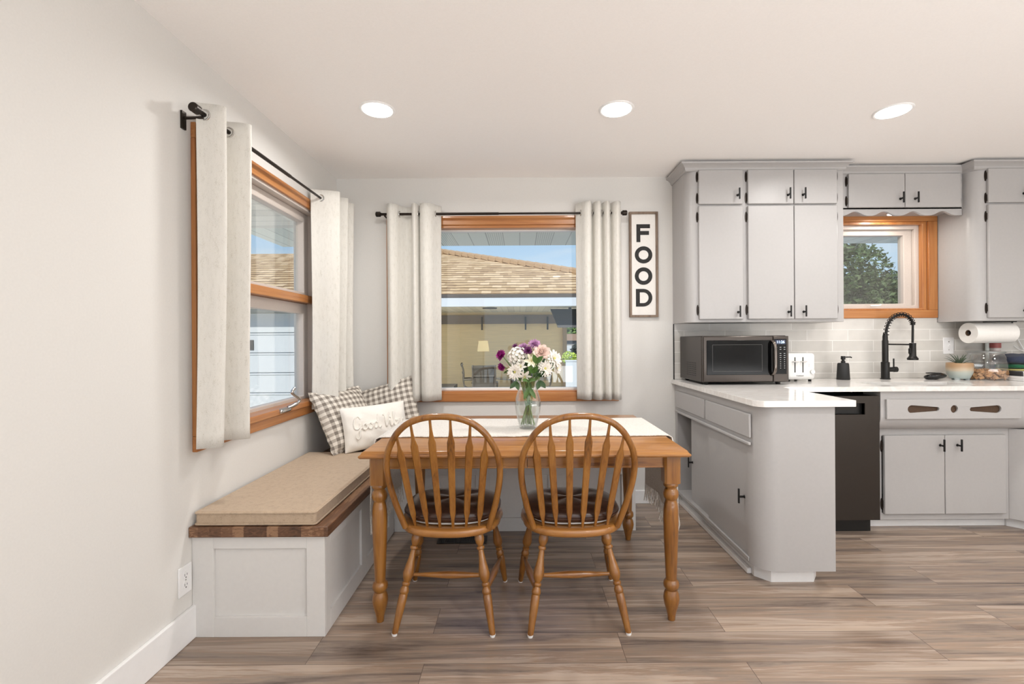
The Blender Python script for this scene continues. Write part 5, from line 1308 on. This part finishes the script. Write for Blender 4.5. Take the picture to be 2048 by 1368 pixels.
for px_ in (964, 1051, 1095):
    q = at(px_, 640, 12.1); MB().box(q.x-.02, q.x+.02, 12.06, 12.12, 1.50, 1.84).build('bracket', BLACK, bm_)
B(1.12, 1.22, 12.1, 12.3, GZ, 1.96).build('corner_post', flat('post_tan', (170, 146, 116), .8), t)
B(-3.4, 1.3, 11.98, 12.1, GZ, GZ+.35).build('planter_ledge', flat('ledge_brown', (120, 104, 88), .8), t)
q = at(980, 614, 10.6); MB().lathe([(.16, 1.945), (.17, 1.965)], 20, Matrix.Translation((q.x, 10.5, 0))).build('patio_light', BRONZE, t)
WS = flat('white_siding', (190, 194, 196), .6)
B(-16, -3.5, 10.45, 10.6, GZ, 1.97).build('front_wall', WS, t)
gd = B(-8.6, -4.7, 10.40, 10.45, GZ, 1.86).build('garage_door', WS, t)
m = MB()
for k in range(5):
    z = GZ+.02+k*.446; m.box(-8.58, -4.72, 10.375, 10.40, z+.008, z+.438)
    if k < 4: m.box(-8.58, -4.72, 10.36, 10.376, z+.40, z+.438)
m.build('door_section', WS, gd, bevel=.01)
q = at(501, 690, 10.37); B(q.x-.09, q.x+.07, 10.355, 10.375, q.z-.11, q.z+.11).build('lock_plate', flat('lock_grey', (92, 90, 88), .5, .4), gd)
B(-16, 4, 9.5, 12.2, GZ, GZ+.02).build('patio_slab', flat('concrete', (214, 208, 196), .9, var=.08, nscale=4), t)

t = thing('patio_screen', (1.3, 10.45, 1.95), 'black flat screen hung tilted under the neighboring patio ceiling', 'screen')
m = MB().add([at(1101, 618, 10.5), at(1178, 618, 10.5), at(1178, 655, 10.35), at(1116, 655, 10.35)]+[at(1101, 618, 10.5)+Vector((0, .08, 0)), at(1178, 618, 10.5)+Vector((0, .08, 0)), at(1178, 655, 10.35)+Vector((0, .08, 0)), at(1116, 655, 10.35)+Vector((0, .08, 0))],
             [(0, 1, 2, 3), (7, 6, 5, 4), (0, 4, 5, 1), (1, 5, 6, 2), (2, 6, 7, 3), (3, 7, 4, 0)])
m.build('panel', flat('screen_black', (38, 38, 40), .4), t)
q = at(1140, 618, 10.52); B(q.x-.03, q.x+.03, 10.5, 10.56, q.z-.08, 1.965).build('ceiling_mount', BLACK, t)

SLING = flat('patio_sling', (70, 65, 56), .8, var=.06); PMET = flat('patio_metal', (84, 78, 68), .6, 0)
def patio_chair():
    t = thing('patio_chair', (0, 0, GZ+.02), None, 'patio chair', 'grey sling patio chairs')
    g = GZ+.02
    pr = [(-.22, g+1.04), (-.25, g+1.00), (-.22, g+.94), (-.20, g+.8), (-.20, g+.6), (-.16, g+.46), (-.05, g+.42), (.25, g+.44)]
    P = spline([(0, y, z) for y, z in pr], 5)
    MB().grid(lambda u, v: (-.23+.46*u, P[int(round(v*(len(P)-1)))].y, P[int(round(v*(len(P)-1)))].z), 4, len(P)).build('sling', SLING, t, solid=.012)
    for s in (-1, 1):
        MB().tube([(s*.245, p.y, p.z) for p in P], .02, 8).build('side_rail', PMET, t)
        MB().tube(spline([(s*.25, .25, g+.44), (s*.25, .27, g+.2), (s*.25, .25, g+.03), (s*.25, -.25, g+.03)], 5), .018, 8).build('leg', PMET, t)
        MB().tube(spline([(s*.26, -.2, g+.66), (s*.27, .05, g+.66), (s*.27, .2, g+.62), (s*.26, .24, g+.44)], 5), .018, 8).build('armrest', PMET, t)
    MB().box(-.23, .23, -.235, -.215, g+.80, g+.83).build('back_bar', PMET, t)
    return t
c0 = patio_chair()
spots = [(-.79, 10.35, 0, 'grey patio chair seen from behind, left of the flowers'), (-1.17, 11.25, -82, 'grey patio chair in profile, leftmost outside the window'), (.53, 11.2, 84, 'grey patio chair in profile, seen right of the flowers'), (.05, 11.78, 178, 'grey patio chair on the far side, behind the flowers')]
for i, (x, y, r_, lab) in enumerate(spots):
    o = c0 if i == 0 else copy_tree(c0)
    o.location = (x, y, GZ+.02); o.rotation_euler = (0, 0, math.radians(r_)); o['label'] = lab
t = thing('patio_table', (-.2, 10.85, GZ+.02), 'round dark patio table between the grey patio chairs', 'table')
MB().lathe([(.38, GZ+.70), (.38, GZ+.725)], 32, Matrix.Translation((-.2, 10.98, 0))).build('table_top', flat('patio_glass', (86, 84, 78), .2), t); MB().lathe([(.2, GZ+.02), (.03, GZ+.06), (.03, GZ+.70)], 14, Matrix.Translation((-.2, 10.98, 0))).build('pedestal', PMET, t)
t = thing('patio_bench', (-2.1, 10.9, GZ+.02), 'dark low slatted patio lounge at the left edge of the back window', 'lounge')
B(-2.6, -1.5, 10.5, 11.1, GZ+.48, GZ+.58).build('seat', SLING, t)
for x in (-2.55, -1.55):
    for y in (10.55, 11.05): B(x-.03, x+.03, y-.03, y+.03, GZ+.02, GZ+.48).build('leg', PMET, t)

def foliage(n, blobs, size, seed):
    r = random.Random(seed); vs = []; fs = []
    for k in range(n):
        c, R = blobs[r.randrange(len(blobs))]
        d = Vector((r.gauss(0, 1), r.gauss(0, 1), r.gauss(0, 1))).normalized()*R*r.uniform(.55, 1.05)**.5
        p = Vector(c)+d; a = Vector((r.gauss(0, 1), r.gauss(0, 1), r.gauss(0, .6))).normalized(); b = a.cross(Vector((r.gauss(0, 1), r.gauss(0, 1), r.gauss(0, 1)))).normalized(); s = size*r.uniform(.6, 1.3); i = len(vs)
        vs += [p-a*s, p-b*s*.45, p+a*s, p+b*s*.45]; fs.append((i, i+1, i+2, i+3))
    return MB().add(vs, fs)
TL = flat('tree_leaf', (80, 96, 58), .6, var=.35, nscale=1.2, spec=.3); TL2 = flat('dark_tree_leaf', (62, 82, 56), .6, var=.35, nscale=1.2); TL3 = flat('shrub_leaf', (112, 140, 70), .6, var=.3, nscale=3)
BARK = flat('bark', (92, 76, 62), .9, var=.2)
def tree(x, y, h, r_, label, mat, seed, n=5200):
    t = thing('tree', (x, y, GZ), label, 'tree', 'trees beyond the sink window'); rr = random.Random(seed)
    blobs = [((x+rr.uniform(-.7, .7)*r_, y+rr.uniform(-.5, .5)*r_, GZ+h*.58+rr.uniform(-.40, .30)*h), r_*rr.uniform(.34, .52)) for _ in range(18)] + [((x, y, GZ+h*.55), r_*.75), ((x, y, GZ+h*.3), r_*.7)]
    foliage(n, blobs, .085, seed).build('foliage', mat, t, smooth=0, fixn=False)
    MB().tube([(x, y, GZ), (x+.1, y, GZ+h*.5), (x, y, GZ+h*.8)], [.16, .12, .05], 10).build('trunk', BARK, t)
tree(11.3, 15.5, 4.55, 2.0, 'broad olive green tree on the left of the sink window view', TL, 31, 24000)
tree(17.4, 20.5, 4.8, 2.2, 'darker green tree on the right of the sink window view', TL2, 32, 24000)
tree(23.0, 24.5, 5.2, 2.4, 'further green tree behind the right edge of the sink window', TL2, 33, 12000)
t = thing('shrub', (2.9, 28.5, GZ), 'leafy green shrub rising far behind the grey shed', 'shrub')
foliage(2600, [((2.3+.42*i, 28.5, 1.82+.2*(i % 2)), .65) for i in range(4)], .10, 41).build('foliage', TL3, t, smooth=0, fixn=False)
MB().tube([(2.9, 28.5, GZ), (2.9, 28.5, 1.6)], .07, 8).build('trunk', BARK, t)
t = thing('garden_shed', (3.2, 24.9, GZ), 'grey shed with flat brown roof behind the white fence', 'shed')
B(2.0, 4.6, 24.4, 25.4, GZ, 1.2).build('wall', flat('shed_grey', (140, 138, 136), .8), t); B(1.8, 4.8, 24.2, 25.6, 1.2, 1.55).build('roof', flat('shed_roof', (150, 126, 108), .8), t)
B(2.35, 2.7, 24.36, 24.4, GZ, .95).build('door', WS, t)
t = thing('shrub', (1.02, 9.7, GZ), 'small bright lime shrub just above the white fence', 'shrub')
foliage(600, [((1.0, 9.7, .86), .13), ((1.08, 9.7, .84), .12)], .03, 42).build('foliage', flat('lime_leaf', (188, 206, 96), .6, var=.2), t, smooth=0, fixn=False)
MB().tube([(1.02, 9.7, GZ), (1.02, 9.7, .8)], .02, 8).build('stem', BARK, t)
t = thing('shrub', (1.24, 9.9, GZ), 'dark spiky plant above the white fence right of the lime shrub', 'shrub')
foliage(160, [((1.24, 9.9, .98), .16)], .06, 43).build('foliage', flat('dark_spiky_leaf', (60, 66, 62), .6, var=.2), t, smooth=0, fixn=False)
MB().tube([(1.24, 9.9, GZ), (1.24, 9.9, .9)], .02, 8).build('stem', BARK, t)
t = thing('fence_panel', (1.5, 9.2, GZ), 'white vinyl fence panel right of the tan patio wall', 'fence')
B(.90, 2.2, 9.18, 9.22, GZ, .80).build('panel', WS, t); B(.89, 2.22, 9.17, 9.23, .80, .83).build('top_rail', WS, t)
